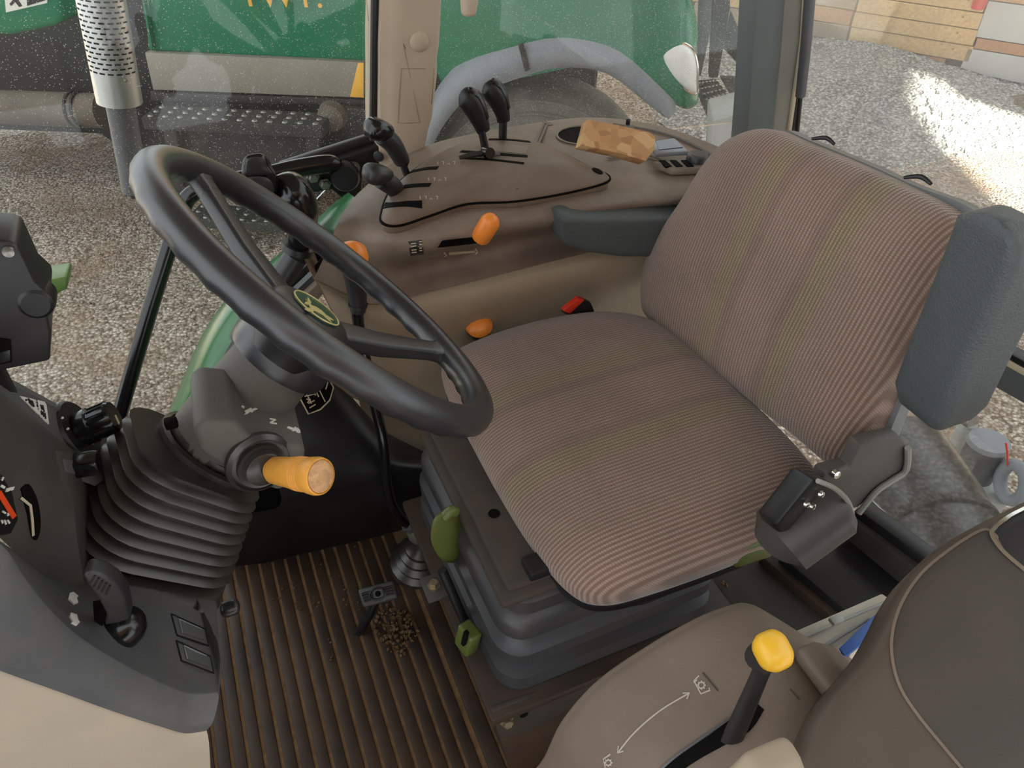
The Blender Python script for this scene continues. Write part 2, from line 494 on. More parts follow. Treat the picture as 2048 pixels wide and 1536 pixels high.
class Skin:
    """hit test on built meshes, to lay prints and slots on a surface"""
    def __init__(s, *objs):
        V, F = [], []
        for o in objs:
            off = wloc(o); n = len(V)
            V += [v.co + off for v in o.data.vertices]; F += [tuple(i + n for i in p.vertices) for p in o.data.polygons]
        s.t = BVHTree.FromPolygons(V, F)
    def hit(s, px, py):
        d = ray(px, py); loc, nrm, i, dist = s.t.ray_cast(CAM, d)
        if loc is None: loc, nrm, i, dist = s.t.find_nearest(CAM + d * 1.0)
        if nrm.dot(d) > 0: nrm = -nrm
        return loc, nrm
    def poly(s, pts, lift=0.0006, sub=2, rings=4):
        """a print or inlay following the surface: rings shrinking to the middle, with a thin skirt"""
        q = []
        for i in range(len(pts)):
            a, b = pts[i], pts[(i + 1) % len(pts)]
            for j in range(max(1, sub)): t = j / max(1, sub); q.append((a[0] + (b[0] - a[0]) * t, a[1] + (b[1] - a[1]) * t))
        cx = sum(p[0] for p in q) / len(q); cy_ = sum(p[1] for p in q) / len(q)
        R = []
        for k in range(rings):
            f = 1 - k / rings; r = []
            for p in q:
                l, n = s.hit(cx + (p[0] - cx) * f, cy_ + (p[1] - cy_) * f); r.append(l + n * lift)
                if k == 0: R.append(l - n * 0.0004)
            R += r
        m = len(q); l, n = s.hit(cx, cy_); R.append(l + n * lift); F = []
        for k in range(rings):
            for i in range(m):
                j = (i + 1) % m; F.append((k * m + i, k * m + j, (k + 1) * m + j, (k + 1) * m + i))
        F += [(rings * m + i, rings * m + (i + 1) % m, (rings + 1) * m) for i in range(m)]
        return R, F
    def strip(s, pts, w, lift=0.0006):
        """a printed line of width w (metres) following the surface"""
        P = []; N = []
        for p in pts:
            l, n = s.hit(*p); P.append(l + n * lift); N.append(n)
        V = []; F = []
        for i, p in enumerate(P):
            d = (P[min(i + 1, len(P) - 1)] - P[max(i - 1, 0)]).normalized(); sd_ = d.cross(N[i]).normalized() * w / 2
            V += [p + sd_, p - sd_, p - sd_ - N[i] * 0.0009, p + sd_ - N[i] * 0.0009]
        for i in range(len(P) - 1):
            a = i * 4
            for k in range(4): F.append((a + k, a + (k + 1) % 4, a + 4 + (k + 1) % 4, a + 4 + k))
        F += [(3, 2, 1, 0), tuple(len(V) - 4 + k for k in range(4))]
        return V, F

def arc(c, r, a0, a1, n=10, ry=None):
    ry = r if ry is None else ry
    return [(c[0] + r * math.cos(math.radians(a0 + (a1 - a0) * i / n)), c[1] + ry * math.sin(math.radians(a0 + (a1 - a0) * i / n))) for i in range(n + 1)]

def text(name, body, o, xd, yd, size, mat, parent, depth=0.001, label=None):
    """lettering as a mesh, baseline origin o, reading direction xd, up direction yd (world)"""
    cu = bpy.data.curves.new(name, 'FONT'); cu.body = body; cu.size = size; cu.extrude = depth / 2; cu.resolution_u = 3
    t = bpy.data.objects.new(name + '_tmp', cu); COL.objects.link(t)
    bpy.context.view_layer.update()
    me = bpy.data.meshes.new_from_object(t.evaluated_get(bpy.context.evaluated_depsgraph_get()))
    bpy.data.objects.remove(t)
    xd = Vector(xd).normalized(); zd = xd.cross(Vector(yd)).normalized(); yd = zd.cross(xd)
    V = [Vector(o) + xd * v.co.x + yd * v.co.y + zd * v.co.z for v in me.vertices]
    F = [tuple(p.vertices) for p in me.polygons]
    return ob(name, (V, F), mat, parent, smooth=False, label=label, fixn=False)

#@@SECTION structure
# ------------------------------------------------------------------ yard, barn wall, gravel heap
GZ = -1.2
def ground_patch():
    V, F = [], []
    n = 60
    for j in range(n + 1):
        for i in range(n + 1):
            x = -9 + 22 * i / n; y = -4 + 20 * j / n
            V.append((x, y, GZ + 0.012 * math.sin(x * 3.1 + y * 1.3) + 0.01 * math.sin(y * 5.2 - x)))
    for j in range(n):
        for i in range(n):
            a = j * (n + 1) + i; F.append((a, a + 1, a + n + 2, a + n + 1))
    return V, F
gr_o = ob('ground', ground_patch(), 'gravel', kind='structure', label='crushed gravel yard floor around the tractor', fixn=False)

# loose stones lying on the yard, uncountable
def stones(regions, n, smin, smax, seed):
    r = random.Random(seed); V, F = [], []
    base = [(1, 0, 0), (0, 1, 0), (-1, 0, 0), (0, -1, 0), (0, 0, 1), (0, 0, -1)]
    tri = [(0, 1, 4), (1, 2, 4), (2, 3, 4), (3, 0, 4), (1, 0, 5), (2, 1, 5), (3, 2, 5), (0, 3, 5)]
    for _ in range(n):
        x0, x1, y0, y1 = r.choice(regions)
        c = Vector((r.uniform(x0, x1), r.uniform(y0, y1), GZ + 0.006)); s = r.uniform(smin, smax)
        R = rotm(r.random() * 6, r.random() * 6, r.random() * 6); k = len(V)
        V += [c + R @ Vector((b[0] * s * r.uniform(.7, 1.2), b[1] * s * r.uniform(.7, 1.2), b[2] * s * r.uniform(.5, .9))) for b in base]
        F += [tuple(a + k for a in t) for t in tri]
    return V, F
ob('loose_gravel', stones([(-2.6, 0.6, 2.2, 5.6)], 9000, 0.005, 0.012, 3), 'gravel', smooth=False, kind='stuff', label='loose stones scattered over the yard left of the tractor', cat='gravel')

# wood-clad shed wall at the back
WP = Vector((6.8, 5.05, GZ)); WD = Vector((-0.53, 0.848, 0)); WN = Vector((-0.848, -0.53, 0))
def wallco(px, py):
    p = at(px, py, pl=(WP + WN * 0.02, WN)); return (p - WP).dot(WD), p.z
shed = empty('wall_back', WP, 'shed wall clad in reclaimed boards and pale metal sheets', kind='structure')
ob('backing', box(WP + WD * 2.0 - WN * 0.08 + Vector((0, 0, 2.0)), (14, 0.1, 4.2), basis(WD, WN, Vector((0, 0, 1)))), 'barn', shed, smooth=False)
def wplank(px0, px1, py, z0, z1, mat, name='plank', proud=0.0):
    s0 = wallco(px0, py)[0]; s1 = wallco(px1, py)[0]
    c = WP + WD * (s0 + s1) / 2 + WN * (0.0 + proud); c.z = (z0 + z1) / 2
    ob(name, box(c, (abs(s1 - s0) - 0.008, 0.045, z1 - z0 - 0.008), basis(WD, WN, Vector((0, 0, 1)))), mat, shed, smooth=False, bevel=0.004, seg=1)
zr = [wallco(1700, y)[1] for y in (150, 117, 85, 53, 21, -11, -43, -75, -107)]
for i in range(8):
    py = (150, 117, 85, 53, 21, -11, -43, -75)[i] - 16
    dx = -int((py - 40) * 0.29)
    jl = (0.012, -0.006, 0.0, 0.009)[i % 4]
    wplank(1380, 1560 + dx, py, zr[i], zr[i + 1], WOODS[(2, 1, 2, 0, 1, 2, 0, 1)[i]], proud=jl)
    wplank(1560 + dx, 1703 + dx, py, zr[i], zr[i + 1], WOODS[(1, 2, 2, 3, 2, 0, 1, 2)[i]], proud=-jl)
    if i < 2:
        wplank(1703 + dx, 1916 + dx, py, zr[i], zr[i + 1], WOODS[(3, 3)[i]], proud=jl)
    else:
        wplank(1703 + dx, 1962 + dx, py + 12, zr[i], zr[i + 1], WOODS[0 if i < 7 else 1], proud=jl)
zb = [wallco(1985, y)[1] for y in (164, 104, 80, 2)]
wplank(1922, 2140, 130, zb[0], zb[1], M['panelmetal'], 'sheet_panel')
wplank(1948, 2160, 92, zb[1], zb[2], WOODS[3])
wplank(1962, 2180, 40, zb[2], zb[3], M['panelmetal'], 'sheet_panel')
wplank(1970, 2200, -20, zb[3], zb[3] + 0.2, WOODS[1])
for px in (1760, 1985):
    pass
# red bucket-like fixture hanging at the top of the wall
rp = at(1962, -2, pl=(WP + WN * 0.12, WN))
r_ = empty('hanging_bucket', rp, 'red plastic bucket hanging on the board wall at the top edge', 'bucket')
ob('bucket_body', lathe([(0.05, -0.08), (0.055, -0.075), (0.07, 0.12), (0.075, 0.13), (0.066, 0.13), (0.05, -0.06)], rp, (0, 0, 1), 20), 'red', r_)
ob('bucket_handle', tube(crom([rp + Vector((math.cos(a) * 0.07 * WD.x, math.cos(a) * 0.07 * WD.y, 0.12 + 0.09 * math.sin(a))) for a in [i * math.pi / 8 for i in range(9)]], 2), 0.004, 8), 'steel', r_)

# gravel heap against the wall
def heap():
    top = at(1690, 92, pl=(WP + WN * 0.45, WN)); V, F = [], []
    cx, cy, hh = top.x, top.y, top.z - GZ
    r = random.Random(5); n = 110
    for j in range(n + 1):
        for i in range(n + 1):
            x = cx - 2.3 + 4.6 * i / n; y = cy - 2.7 + 5.4 * j / n
            d = math.hypot(x - cx, (y - cy) * 0.95)
            z = GZ - 0.05 + (hh + 0.05) * max(0.0, 1 - (d / 2.5)) ** 0.9 - (0.04 if d < 0.3 else 0)
            z += r.uniform(-0.014, 0.014) + 0.03 * math.sin(3 * x) * math.sin(2.3 * y) * (d < 3)
            v = Vector((x, y, z)); b = (v - WP).dot(WN)
            if b < 0.07: v = v + WN * (0.07 - b)
            V.append(v)
    for j in range(n):
        for i in range(n):
            a = j * (n + 1) + i; F.append((a, a + 1, a + n + 2, a + n + 1))
    return V, F
heap_o = ob('gravel_heap', heap(), 'heap', smooth=False, kind='stuff', label='heap of grey crushed stone piled against the board wall', cat='gravel heap', fixn=False)
# unseen wall added to block the sun, its hole cut to the sunlit patch
patch = [(1846, 118), (1905, 195), (2048, 236), (2330, 330), (2600, 640), (2300, 600), (2048, 430), (1950, 335), (1885, 268), (1843, 205)]
OP = Vector((0, -14, 0)); hole = []; skg_ = Skin(gr_o, heap_o)
for p in patch:
    g = skg_.hit(*p)[0]; t = (OP.y - g.y) / SUN_TO.y; hole.append(g + SUN_TO * t)
def wall_with_hole(hole):
    bm = bmesh.new()
    inner = [bm.verts.new(h) for h in hole]
    lo = Vector((-9.0, OP.y, GZ)); hi = Vector((19.0, OP.y, 14.0))
    # ring of outer points matched to the hole by angle
    c = sum(hole, Vector()) / len(hole); outer = []
    for h in hole:
        d = (h - c); ts = []
        for i, (a, b) in ((0, (lo.x, hi.x)), (2, (lo.z, hi.z))):
            if d[i] > 1e-6: ts.append((b - c[i]) / d[i])
            elif d[i] < -1e-6: ts.append((a - c[i]) / d[i])
        outer.append(bm.verts.new(c + d * min(ts)))
    n = len(hole)
    for i in range(n): bm.faces.new((inner[i], inner[(i + 1) % n], outer[(i + 1) % n], outer[i]))
    bmesh.ops.solidify(bm, geom=bm.faces[:], thickness=0.1)
    V = [v.co.copy() for v in bm.verts]; bm.verts.index_update(); F = [tuple(v.index for v in f.verts) for f in bm.faces]; bm.free()
    return V, F
ob('wall_sun_blocker', wall_with_hole(hole), 'barn', smooth=False, kind='structure', label='unseen wall added to block the sun, with a hole shaping the sunlit patch')

ob('soil_bank', pillow([at(x, y, z=GZ + 0.01) for x, y in ((2006, 198), (2080, 198), (2160, 204), (2140, 250), (2070, 238), (2012, 220))], (0, 0, 1), 0.10, 2.2, 1.2, n=6), 'soil', kind='stuff', label='bank of dry brown soil at the foot of the pale sheets', cat='soil')

# ------------------------------------------------------------------ green harvester parked alongside
hd = math.radians(23.0)
HQ = Vector((math.sin(hd) * 4.2, math.cos(hd) * 4.2, 0)); HN = Vector((-0.5, -0.866, 0)); HD = Vector((0.866, -0.5, 0)); ZZ = Vector((0, 0, 1))
def hp(px, py, off=0.0): return at(px, py, pl=(HQ + HN * off, HN))
def hps(pts, off=0.0): return [hp(p[0], p[1], off) for p in pts]
hv = empty('harvester', HQ + Vector((0, 0, GZ)), 'green harvester with grey front fender parked beyond the side window', 'harvester')
def hpart(name, pts, mat, off, thick, bevel=0.012, **k):
    return ob(name, prism(hps(pts, off), -HN * thick), mat, hv, bevel=bevel, **k)
hpart('chassis', [(-250, -120), (1190, -120), (1190, 200), (1130, 262), (900, 330), (760, 338), (300, 338), (200, 268), (-250, 250)], 'chassis', -0.35, 1.3)
hpart('side_panel', [(286, -160), (880, -160), (880, 142), (742, 130), (292, 103)], 'harv', -0.02, 0.28, 0.03)
hpart('panel_edge', [(-250, -160), (282, -160), (280, -5), (-250, -5)], 'harv', -0.28, 0.1, 0.02)
hpart('reflector_panel', [(289, 105), (727, 125), (727, 196), (306, 180)], 'strip', 0.02, 0.05, 0.006)
hpart('amber_reflector', [(716, 126), (727, 125.5), (727, 195.5), (700, 194)], 'letter', 0.0225, 0.004, 0.001)
hpart('sill', [(300, 184), (740, 200), (740, 212), (300, 202)], 'chassis2', 0.02, 0.10, 0.008)
# bonnet, fender, tyre, headlight
ob('bonnet', pillow(hps([(878, -150), (1330, -150), (1380, -10), (1396, 60), (1392, 110), (1398, 175), (1392, 208), (1365, 212), (1330, 170), (1200, 118), (1040, 120), (880, 160)], 0.0), HN, 0.16, 3.2, 2.0, drop=0.3, n=6), 'harv', hv)
fout = [(800, 330), (850, 220), (898, 146), (950, 104), (1005, 80), (1076, 56), (1140, 50), (1220, 67), (1270, 98), (1312, 140), (1345, 182), (1357, 214), (1351, 222)]
fin = [(1326, 232), (1290, 204), (1242, 164), (1196, 141), (1145, 135), (1095, 139), (1050, 153), (1010, 166), (970, 184), (930, 200), (880, 262), (850, 330)]
def fender_mesh():
    n = 26
    def resamp(P):
        P = crom([Vector((a, b, 0)) for a, b in P], 8); L = [0]
        for i in range(1, len(P)): L.append(L[-1] + (P[i] - P[i - 1]).length)
        out = []
        for k in range(n):
            t = L[-1] * k / (n - 1); i = max(0, min(len(P) - 2, next((q for q in range(len(L)) if L[q] > t), len(L)) - 1))
            u = (t - L[i]) / max(1e-6, L[i + 1] - L[i]); out.append(P[i].lerp(P[i + 1], u))
        return out
    o = resamp(fout); i_ = resamp(fin[::-1]); rings = []
    for k in range(n):
        a = hp(o[k].x, o[k].y, 0.10); b = hp(i_[k].x, i_[k].y, 0.16)
        m = a.lerp(b, 0.5) + HN * 0.055
        rings.append([a - HN * 0.25, a, a.lerp(m, 0.5) + HN * 0.02, m, m.lerp(b, 0.5) + HN * 0.015, b, b - HN * 0.03, a.lerp(b, 0.3) - HN * 0.03])
    return loft(rings, True, True)
ob('front_fender', fender_mesh(), 'fender', hv, sharp=60)
hpart('fender_bracket', [(1036, 90), (1046, 88), (1060, 140), (1050, 144)], 'chassis2', 0.20, 0.02, 0.002)
tc = hp(1075, 392, -0.12); trad = (hp(1075, 168, -0.12) - tc).length
prof = [(0.25, -0.15), (0.55, -0.17), (0.74, -0.165), (0.9, -0.14), (0.975, -0.09), (1.0, -0.02), (1.0, 0.2), (0.9, 0.25), (0.25, 0.2)]
ob('front_tyre', lathe([(r * trad, h) for r, h in prof], tc, -HN, 48), 'tyre', hv)
for rr, hh in ((0.62, -0.172), (0.74, -0.166), (0.84, -0.156), (0.93, -0.13)):
    u, v, w = frame(-HN)
    ob('tyre_rib', tube([tc - HN * hh + (u * math.cos(a) + v * math.sin(a)) * trad * rr for a in [2 * math.pi * i / 64 for i in range(64)]], 0.010, 6, closed=True), 'tyre', hv)
hl = hps([(1284, 84), (1302, 78), (1354, 82), (1383, 96), (1394, 126), (1394, 160), (1391, 187), (1354, 163), (1320, 130)], 0.10)
ob('headlight', pillow(hl, HN, 0.05, 3, 2, drop=0.08, n=5), 'lamp', hv, label='large clear headlight')
ob('headlight_rim', tube(crom([p + HN * 0.012 for p in hl], 4, True), 0.008, 8, closed=True), 'chrome', hv)
# steps
def tread(name, p0, p1, depth, thick, par, studs=(12, 3)):
    a = hp(*p0, 0.28); b = hp(*p1, 0.28); L = (b - a); L.z = 0; ln = L.length; L.normalize(); D = -HN
    c = (a + b) / 2 + D * depth / 2; c.z = min(a.z, b.z) + abs(a.z - b.z) / 2 - thick / 2
    st = ob(name, box(c, (ln, depth, thick), basis(L, D, ZZ)), 'chassis2', par, bevel=0.006, smooth=False)
    parts = []
    for i in range(studs[0]):
        for j in range(studs[1]):
            q = c + L * ln * ((i + 0.5) / studs[0] - 0.5) + D * depth * ((j + 0.5) / studs[1] - 0.5) + ZZ * thick / 2
            parts.append(lathe([(0.018, 0), (0.014, 0.006), (0.009, 0.008)], q, ZZ, 8))
    ob('tread_studs', join(*parts), 'steel', st, kind='stuff')
    return st
tread('step_tread', (282, 238), (642, 250), 0.20, 0.07, hv, (12, 3))
tread('step_tread', (372, 440), (566, 446), 0.2, 0.06, hv, (8, 3))
hpart('step_riser', [(352, 262), (618, 268), (614, 400), (368, 396)], 'chassis2', 0.2, 0.03, 0.004)
hpart('step_bracket', [(612, 262), (640, 264), (636, 405), (610, 402)], 'chassis2', 0.27, 0.05, 0.006)
hpart('step_bracket', [(326, 258), (352, 260), (370, 402), (346, 398)], 'chassis2', 0.27, 0.05, 0.006)
hpart('hub_plate', [(640, 212), (742, 218), (742, 320), (640, 316)], 'chassis2', 0.05, 0.1, 0.01)
ob('wheel_hub', lathe([(0.0, 0.09), (0.03, 0.09), (0.045, 0.07), (0.075, 0.06), (0.085, 0.0)], hp(666, 230, 0.06), HN, 20), 'tubegrey', hv)
ta, tb = hp(-240, 206, 0.0), hp(206, 222, 0.0)
ob('axle_tube', tube([ta, tb], 0.10, 20), 'tubegrey', hv)
for px in (150, 163):
    q = hp(px, 218, 0.0); ob('tube_clamp', tube([q - HD * 0.008, q + HD * 0.008], 0.106, 20), 'chassis', hv)
# cropped lettering on the panel
tl = hp(486, 9, -0.005); tr = hp(636, 12, -0.005)
text('panel_lettering', 'TWT.', tl + HN * 0.03, tr - tl, ZZ, 0.30 * 0.62, M['letter'], hv, 0.004, label='yellow block lettering cut off by the top edge')
ob('seam', prism(hps([(284, 0), (288, 0), (305, 100), (301, 100)], 0.012), -HN * 0.03), 'harv', hv, smooth=False)

# green canister with a white sticker at the top left corner
gp = at(62, 30, pl=(HQ + HN * 1.2, HN)); 
def gps(pts, off): return [at(a, b, pl=(HQ + HN * off, HN)) for a, b in pts]
gb = empty('green_canister', gp, 'small green steel box with white pictogram sticker at the top left corner', 'box')
ob('box_body', prism(gps([(-70, -140), (112, -140), (124, 38), (112, 52), (20, 71), (-70, 66)], 1.2), -HN * 0.2), 'harv', gb, bevel=0.02, seg=3)
ob('sticker', prism(gps([(4, -60), (92, -60), (94, 6), (12, 25)], 1.204), -HN * 0.004), 'white', gb, smooth=False)
ob('pictogram', join(prism(gps([(22, -8), (30, -14), (34, -4), (44, 12), (38, 14), (30, 4), (22, 12), (19, 8), (27, -2)], 1.2055), -HN * 0.002), prism(gps([(53, -30), (90, -34), (92, 0), (54, 12)], 1.2055), -HN * 0.002)), 'black', gb, smooth=False)

# access ladder and guard of the machine behind, between harvester and post
ld = empty('access_ladder', hp(1440, 190, 0.1), 'dark steel ladder with a studded step left of the grey post', 'ladder')
def lpart(name, pts, mat, off, thick, bevel=0.006): return ob(name, prism(hps(pts, off), -HN * thick), mat, ld, bevel=bevel)
lpart('rail', [(1402, -150), (1430, -150), (1422, 60), (1402, 152), (1394, 152)], 'pipe', -0.35, 0.08)
lpart('rail', [(1434, -150), (1464, -150), (1460, 20), (1436, 156), (1418, 156)], 'chassis2', -0.35, 0.08)
lpart('gusset', [(1462, 22), (1500, 110), (1502, 140), (1488, 142), (1446, 96)], 'chassis2', -0.38, 0.03)
lpart('guard_plate', [(1440, 156), (1560, 158), (1540, 215), (1488, 232), (1470, 205)], 'chassis', -0.45, 0.05)
sp_ = hps([(1392, 160), (1432, 156), (1480, 212), (1424, 238)], -0.28)
st = ob('studded_step', prism(sp_, Vector((0, 0, -0.05))), 'chassis2', ld, bevel=0.004)
stud = []
for i in range(6):
    for j in range(7):
        u, v = (i + .5) / 6, (j + .5) / 7
        p = sp_[0].lerp(sp_[1], u).lerp(sp_[3].lerp(sp_[2], u), v)
        stud.append(lathe([(0.014, 0), (0.009, 0.006)], p, ZZ, 7))
ob('step_studs', join(*stud), 'steel', st, kind='stuff')
cb = ob('concrete_block', prism([at(x, y, pl=(HQ + HN * 0.55, HN)) for x, y in ((1425, 242), (1494, 224), (1500, 330), (1420, 330))], -HN * 0.3), 'paleplast', bevel=0.01, label='pale block standing left of the grey post foot', cat='block')

# own exhaust stack in front of the right-hand pane
EXT, EXB = at(202, 0, y=1.78), at(257, 300, y=1.78)
XA = (EXT - EXB).normalized(); ew = 0.0445
def exh(py): return EXB + XA * (EXT - EXB).length * (300 - py) / 300
E0, ES = exh(196), exh(345)
ex = empty('exhaust_stack', ES, 'upright exhaust pipe with slotted silver heat shield beside the cab', 'exhaust')
hs = (exh(-200) - E0).length
ob('heat_shield', lathe([(ew - 0.004, 0.004), (ew, 0.0), (ew, hs), (ew - 0.003, hs)], E0, XA, 40, caps=False), 'exhaust', ex)
lp = (E0 - ES).length
ob('lower_pipe', lathe([(0.0285, -lp - 0.05), (0.0285, 0.1)], E0, XA, 24), 'pipe', ex)
ob('mount_foot', box(ES + Vector((0.0, 0.06, -0.05)), (0.05, 0.10, 0.05)), 'chassis', ex, bevel=0.008)
sl = []
xu, xv, xw = frame(XA)
toc = (CAM - E0); toc = (toc - XA * toc.dot(XA)).normalized(); cdir = math.atan2(toc.dot(xv), toc.dot(xu))
z0 = (exh(128) - E0).length
for i in range(30):
    z = z0 + i * 0.0095
    for j in range(9):
        a0 = cdir + (j - 4) * 0.36 + (0.18 if i % 2 else 0) + 0.2
        if not -1.35 < a0 - cdir < 0.95: continue
        V = []
        for t in (-0.12, -0.04, 0.04, 0.12):
            p = E0 + XA * z + (xu * math.cos(a0 + t) + xv * math.sin(a0 + t)) * (ew + 0.0005)
            V += [p - XA * 0.0016, p + XA * 0.0016]
        sl.append((V, [(0, 2, 3, 1), (2, 4, 5, 3), (4, 6, 7, 5)]))
ob('shield_slots', join(*sl), 'void', ex, kind='stuff', smooth=False, fixn=False)
rv = exh(152) + (CAM - exh(152)).normalized() * ew
ob('rivet', lathe([(0.0, 0.004), (0.003, 0.003), (0.004, 0)], rv + RGT * 0.02, (CAM - rv), 10), 'steel', ex)

# unseen shed roof, added and sized to hold back sky light from above
ob('shade_roof', box((1.0, 3.9, 4.3), (4.6, 11.4, 0.15)), 'barn', kind='structure', smooth=False, label='unseen shed roof added to shade the cab')
# ------------------------------------------------------------------ cab shell
ob('floor', box((0.05, 0.55, -0.045), (1.5, 1.30, 0.06)), 'floorbrown', kind='structure', smooth=False, label='steel cab floor')
ob('ceiling', box((0.28, 0.66, 1.66), (1.75, 1.55, 0.07)), 'liner', kind='structure', smooth=False, bevel=0.02, label='cab roof lining')

ob('wall_front', box((-0.73, 0.55, 0.17), (0.05, 1.30, 0.48)), 'black', kind='structure', smooth=False, bevel=0.01, label='dark front bulkhead of the cab')
# ribbed rubber mat: ribs run across the cab, dirt lies in the grooves
mat = empty('floor_mat', (0.05, 0.55, 0.0), 'dark ribbed rubber floor mat with brown dirt packed in its grooves', 'floor mat')
ob('mat_base', box((-0.02, 0.52, 0.000), (0.46, 0.96, 0.017)), 'dirt', mat, smooth=False)
gx = []
x = -0.245
pitch = 0.0235
k = 0
while x < 0.15:
    y1 = 0.90 if x > -0.16 else 0.90
    o = ob('mat_rib', box((x + pitch * 0.43, 0.52, 0.005), (pitch * 0.76, 0.958, 0.012)), 'mat', mat, bevel=0.0015, seg=2)
    x += pitch; k += 1
ob('mat_border', box((0.172, 0.44, 0.004), (0.026, 0.80, 0.016)), 'floorbrown', mat, bevel=0.004)
# clods and grain beside the pedal
def clods(pts, n, smin, smax, seed, spread, zt=0.012, pile=0.0):
    r = random.Random(seed); out = []
    for _ in range(n):
        c0 = r.choice(pts); a = r.random() * 6.28; d = spread * math.sqrt(r.random())
        c = Vector((c0[0] + math.cos(a) * d, c0[1] + math.sin(a) * d * 1.3, zt + pile * max(0, 1 - d / spread) * r.random()))
        s = r.uniform(smin, smax); R = rotm(r.random() * 6, r.random() * 6, r.random() * 6)
        V = [c + R @ Vector((s * x * r.uniform(.8, 1.2), s * y * r.uniform(.8, 1.2), s * z * .8)) for x, y, z in ((1, 0, 0), (.5, .8, 0), (-.5, .8, 0), (-1, 0, 0), (-.5, -.8, 0), (.5, -.8, 0), (0, 0, .9), (0, 0, -.9))]
        F = [(i, (i + 1) % 6, 6) for i in range(6)] + [((i + 1) % 6, i, 7) for i in range(6)]
        out.append((V, F))
    return join(*out)
hp0 = at(788, 1245, z=0.02); hp1 = at(800, 1268, z=0.01)
ob('grain_spill', clods([hp0, hp0, hp1], 150, 0.0025, 0.005, 4, 0.034, 0.012, 0.022), 'grain', smooth=True, kind='stuff', label='spilled dusty grain heaped on the mat by the small pedal', cat='grain')
dp = [at(a, b, z=0.01) for a, b in ((610, 1210), (575, 1165), (700, 1215), (705, 1195), (665, 1170), (718, 1100), (640, 1200), (553, 1190), (668, 1295), (800, 1290), (640, 1120), (602, 1118))]
ob('mat_crumbs', clods(dp, 70, 0.0012, 0.0034, 9, 0.02, 0.012), 'grain', smooth=True, kind='stuff', label='crumbs of dry soil scattered on the ribbed mat', cat='crumbs')

# small pedal standing out of the mat
pd = empty('foot_pedal', at(712, 1262, z=0.0), 'small rubber-faced foot pedal on a bent arm rising from the mat', 'pedal')
pa = [at(712, 1268, z=0.004), at(722, 1258, z=0.02), at(738, 1230, z=0.055), at(752, 1200, z=0.085)]
ob('pedal_arm', tube(pa, 0.008, 10, 5), 'black', pd)
pc = [at(714, 1178, z=0.105), at(786, 1160, z=0.112), at(797, 1196, z=0.098), at(726, 1216, z=0.09)]
pn = (pc[1] - pc[0]).cross(pc[3] - pc[0]).normalized()
if pn.z < 0: pn = -pn
pad = ob('pedal_pad', prism(pc, -pn * 0.012), 'pedal', pd, bevel=0.005, seg=3)
def on4(q, u, v): return q[0].lerp(q[1], u).lerp(q[3].lerp(q[2], u), v)
for v in (0.30, 0.42, 0.56, 0.70):
    for (a, b) in ((0.08, 0.36), (0.64, 0.92)):
        ob('tread_bar', tube([on4(pc, a, v) + pn * 0.001, on4(pc, b, v) + pn * 0.001], 0.0018, 6), 'black', pad)
pcc = on4(pc, 0.5, 0.5); pu = (pc[1] - pc[0]).normalized(); pv = pn.cross(pu)
ob('pad_boss', tube([pcc + pn * 0.0015 + (pu * math.cos(t) * 0.014 + pv * math.sin(t) * 0.010) for t in [i * math.pi / 9 for i in range(18)]], 0.0018, 6, closed=True), 'black', pad)
ob('pad_screw', lathe([(0, 0.003), (0.004, 0.002), (0.005, 0)], pcc, pn, 12), 'void', pad)

# sloped dark side housing right of the steering column with load decal
sh = empty('side_housing', at(740, 1000, y=0.92), 'dark moulded housing with load decal, between steering column and seat', 'housing')
hr = [
    [at(545, 770, y=0.90), at(640, 742, y=0.92), at(676, 760, y=0.95), at(700, 800, y=0.98)],
    [at(540, 850, y=0.89), at(650, 830, y=0.90), at(715, 815, y=0.93), at(750, 850, y=0.97)],
    [at(540, 930, y=0.88), at(690, 900, y=0.885), at(770, 900, y=0.90), at(820, 890, y=0.95)],
    [at(560, 1010, y=0.88), at(690, 985, y=0.88), at(800, 955, y=0.88), at(912, 935, y=0.93)],
    [at(470, 1040, y=0.95), at(690, 1060, y=0.95), at(800, 1040, y=0.94), at(912, 972, y=0.93)],
    [at(470, 1132, y=0.985), at(600, 1119, y=0.985), at(740, 1097, y=0.985), at(860, 1077, y=0.985)]]
hsg = ob('housing_shell', grid(hr, 8, 6), 'navy', sh, sharp=180, fixn=False)
ob('housing_ledge', prism([at(775, 935, y=0.895), at(912, 962, y=0.90), at(912, 972, y=0.90), at(772, 945, y=0.895)], (0, 0.05, 0)), 'steel', sh, bevel=0.002, label='bare metal strip along the top edge')
ob('footwell_wall', prism([at(430, 960, y=1.0), at(925, 925, y=1.0), at(940, 1060, y=1.0), at(440, 1140, y=1.0)], (0, 0.02, 0)), 'navy', sh, smooth=False)
# load decal
sk = Skin(hsg)
dq = [(592, 775), (640, 742), (664, 775), (660, 800), (618, 830)]
ob('load_decal', sk.poly(dq, 0.0012, 3), 'void', hsg, smooth=False)
ob('decal_border', join(sk.strip([(594, 786), (616, 827), (640, 818), (658, 800), (665, 775), (655, 755)], 0.0022, 0.0022), sk.strip([(624, 752), (649, 803)], 0.0014, 0.0022), sk.strip([(642, 742), (654, 765)], 0.0012, 0.0022)), 'cream', hsg, smooth=False)
dec = []
for (a, b) in (((604, 776), (610, 784)), ((610, 778), (604, 788)), ((600, 783), (612, 780)), ((608, 792), (628, 787)), ((612, 797), (620, 800)), ((620, 797), (614, 805)), ((616, 806), (628, 800)), ((618, 815), (630, 808)), ((629, 786), (630, 790)), ((627, 772), (636, 793)), ((634, 760), (641, 766)), ((641, 757), (635, 768)), ((650, 778), (654, 764)), ((606, 772), (613, 790)), ((614, 790), (622, 806))):
    dec.append(sk.strip([a, b], 0.0016, 0.0022))
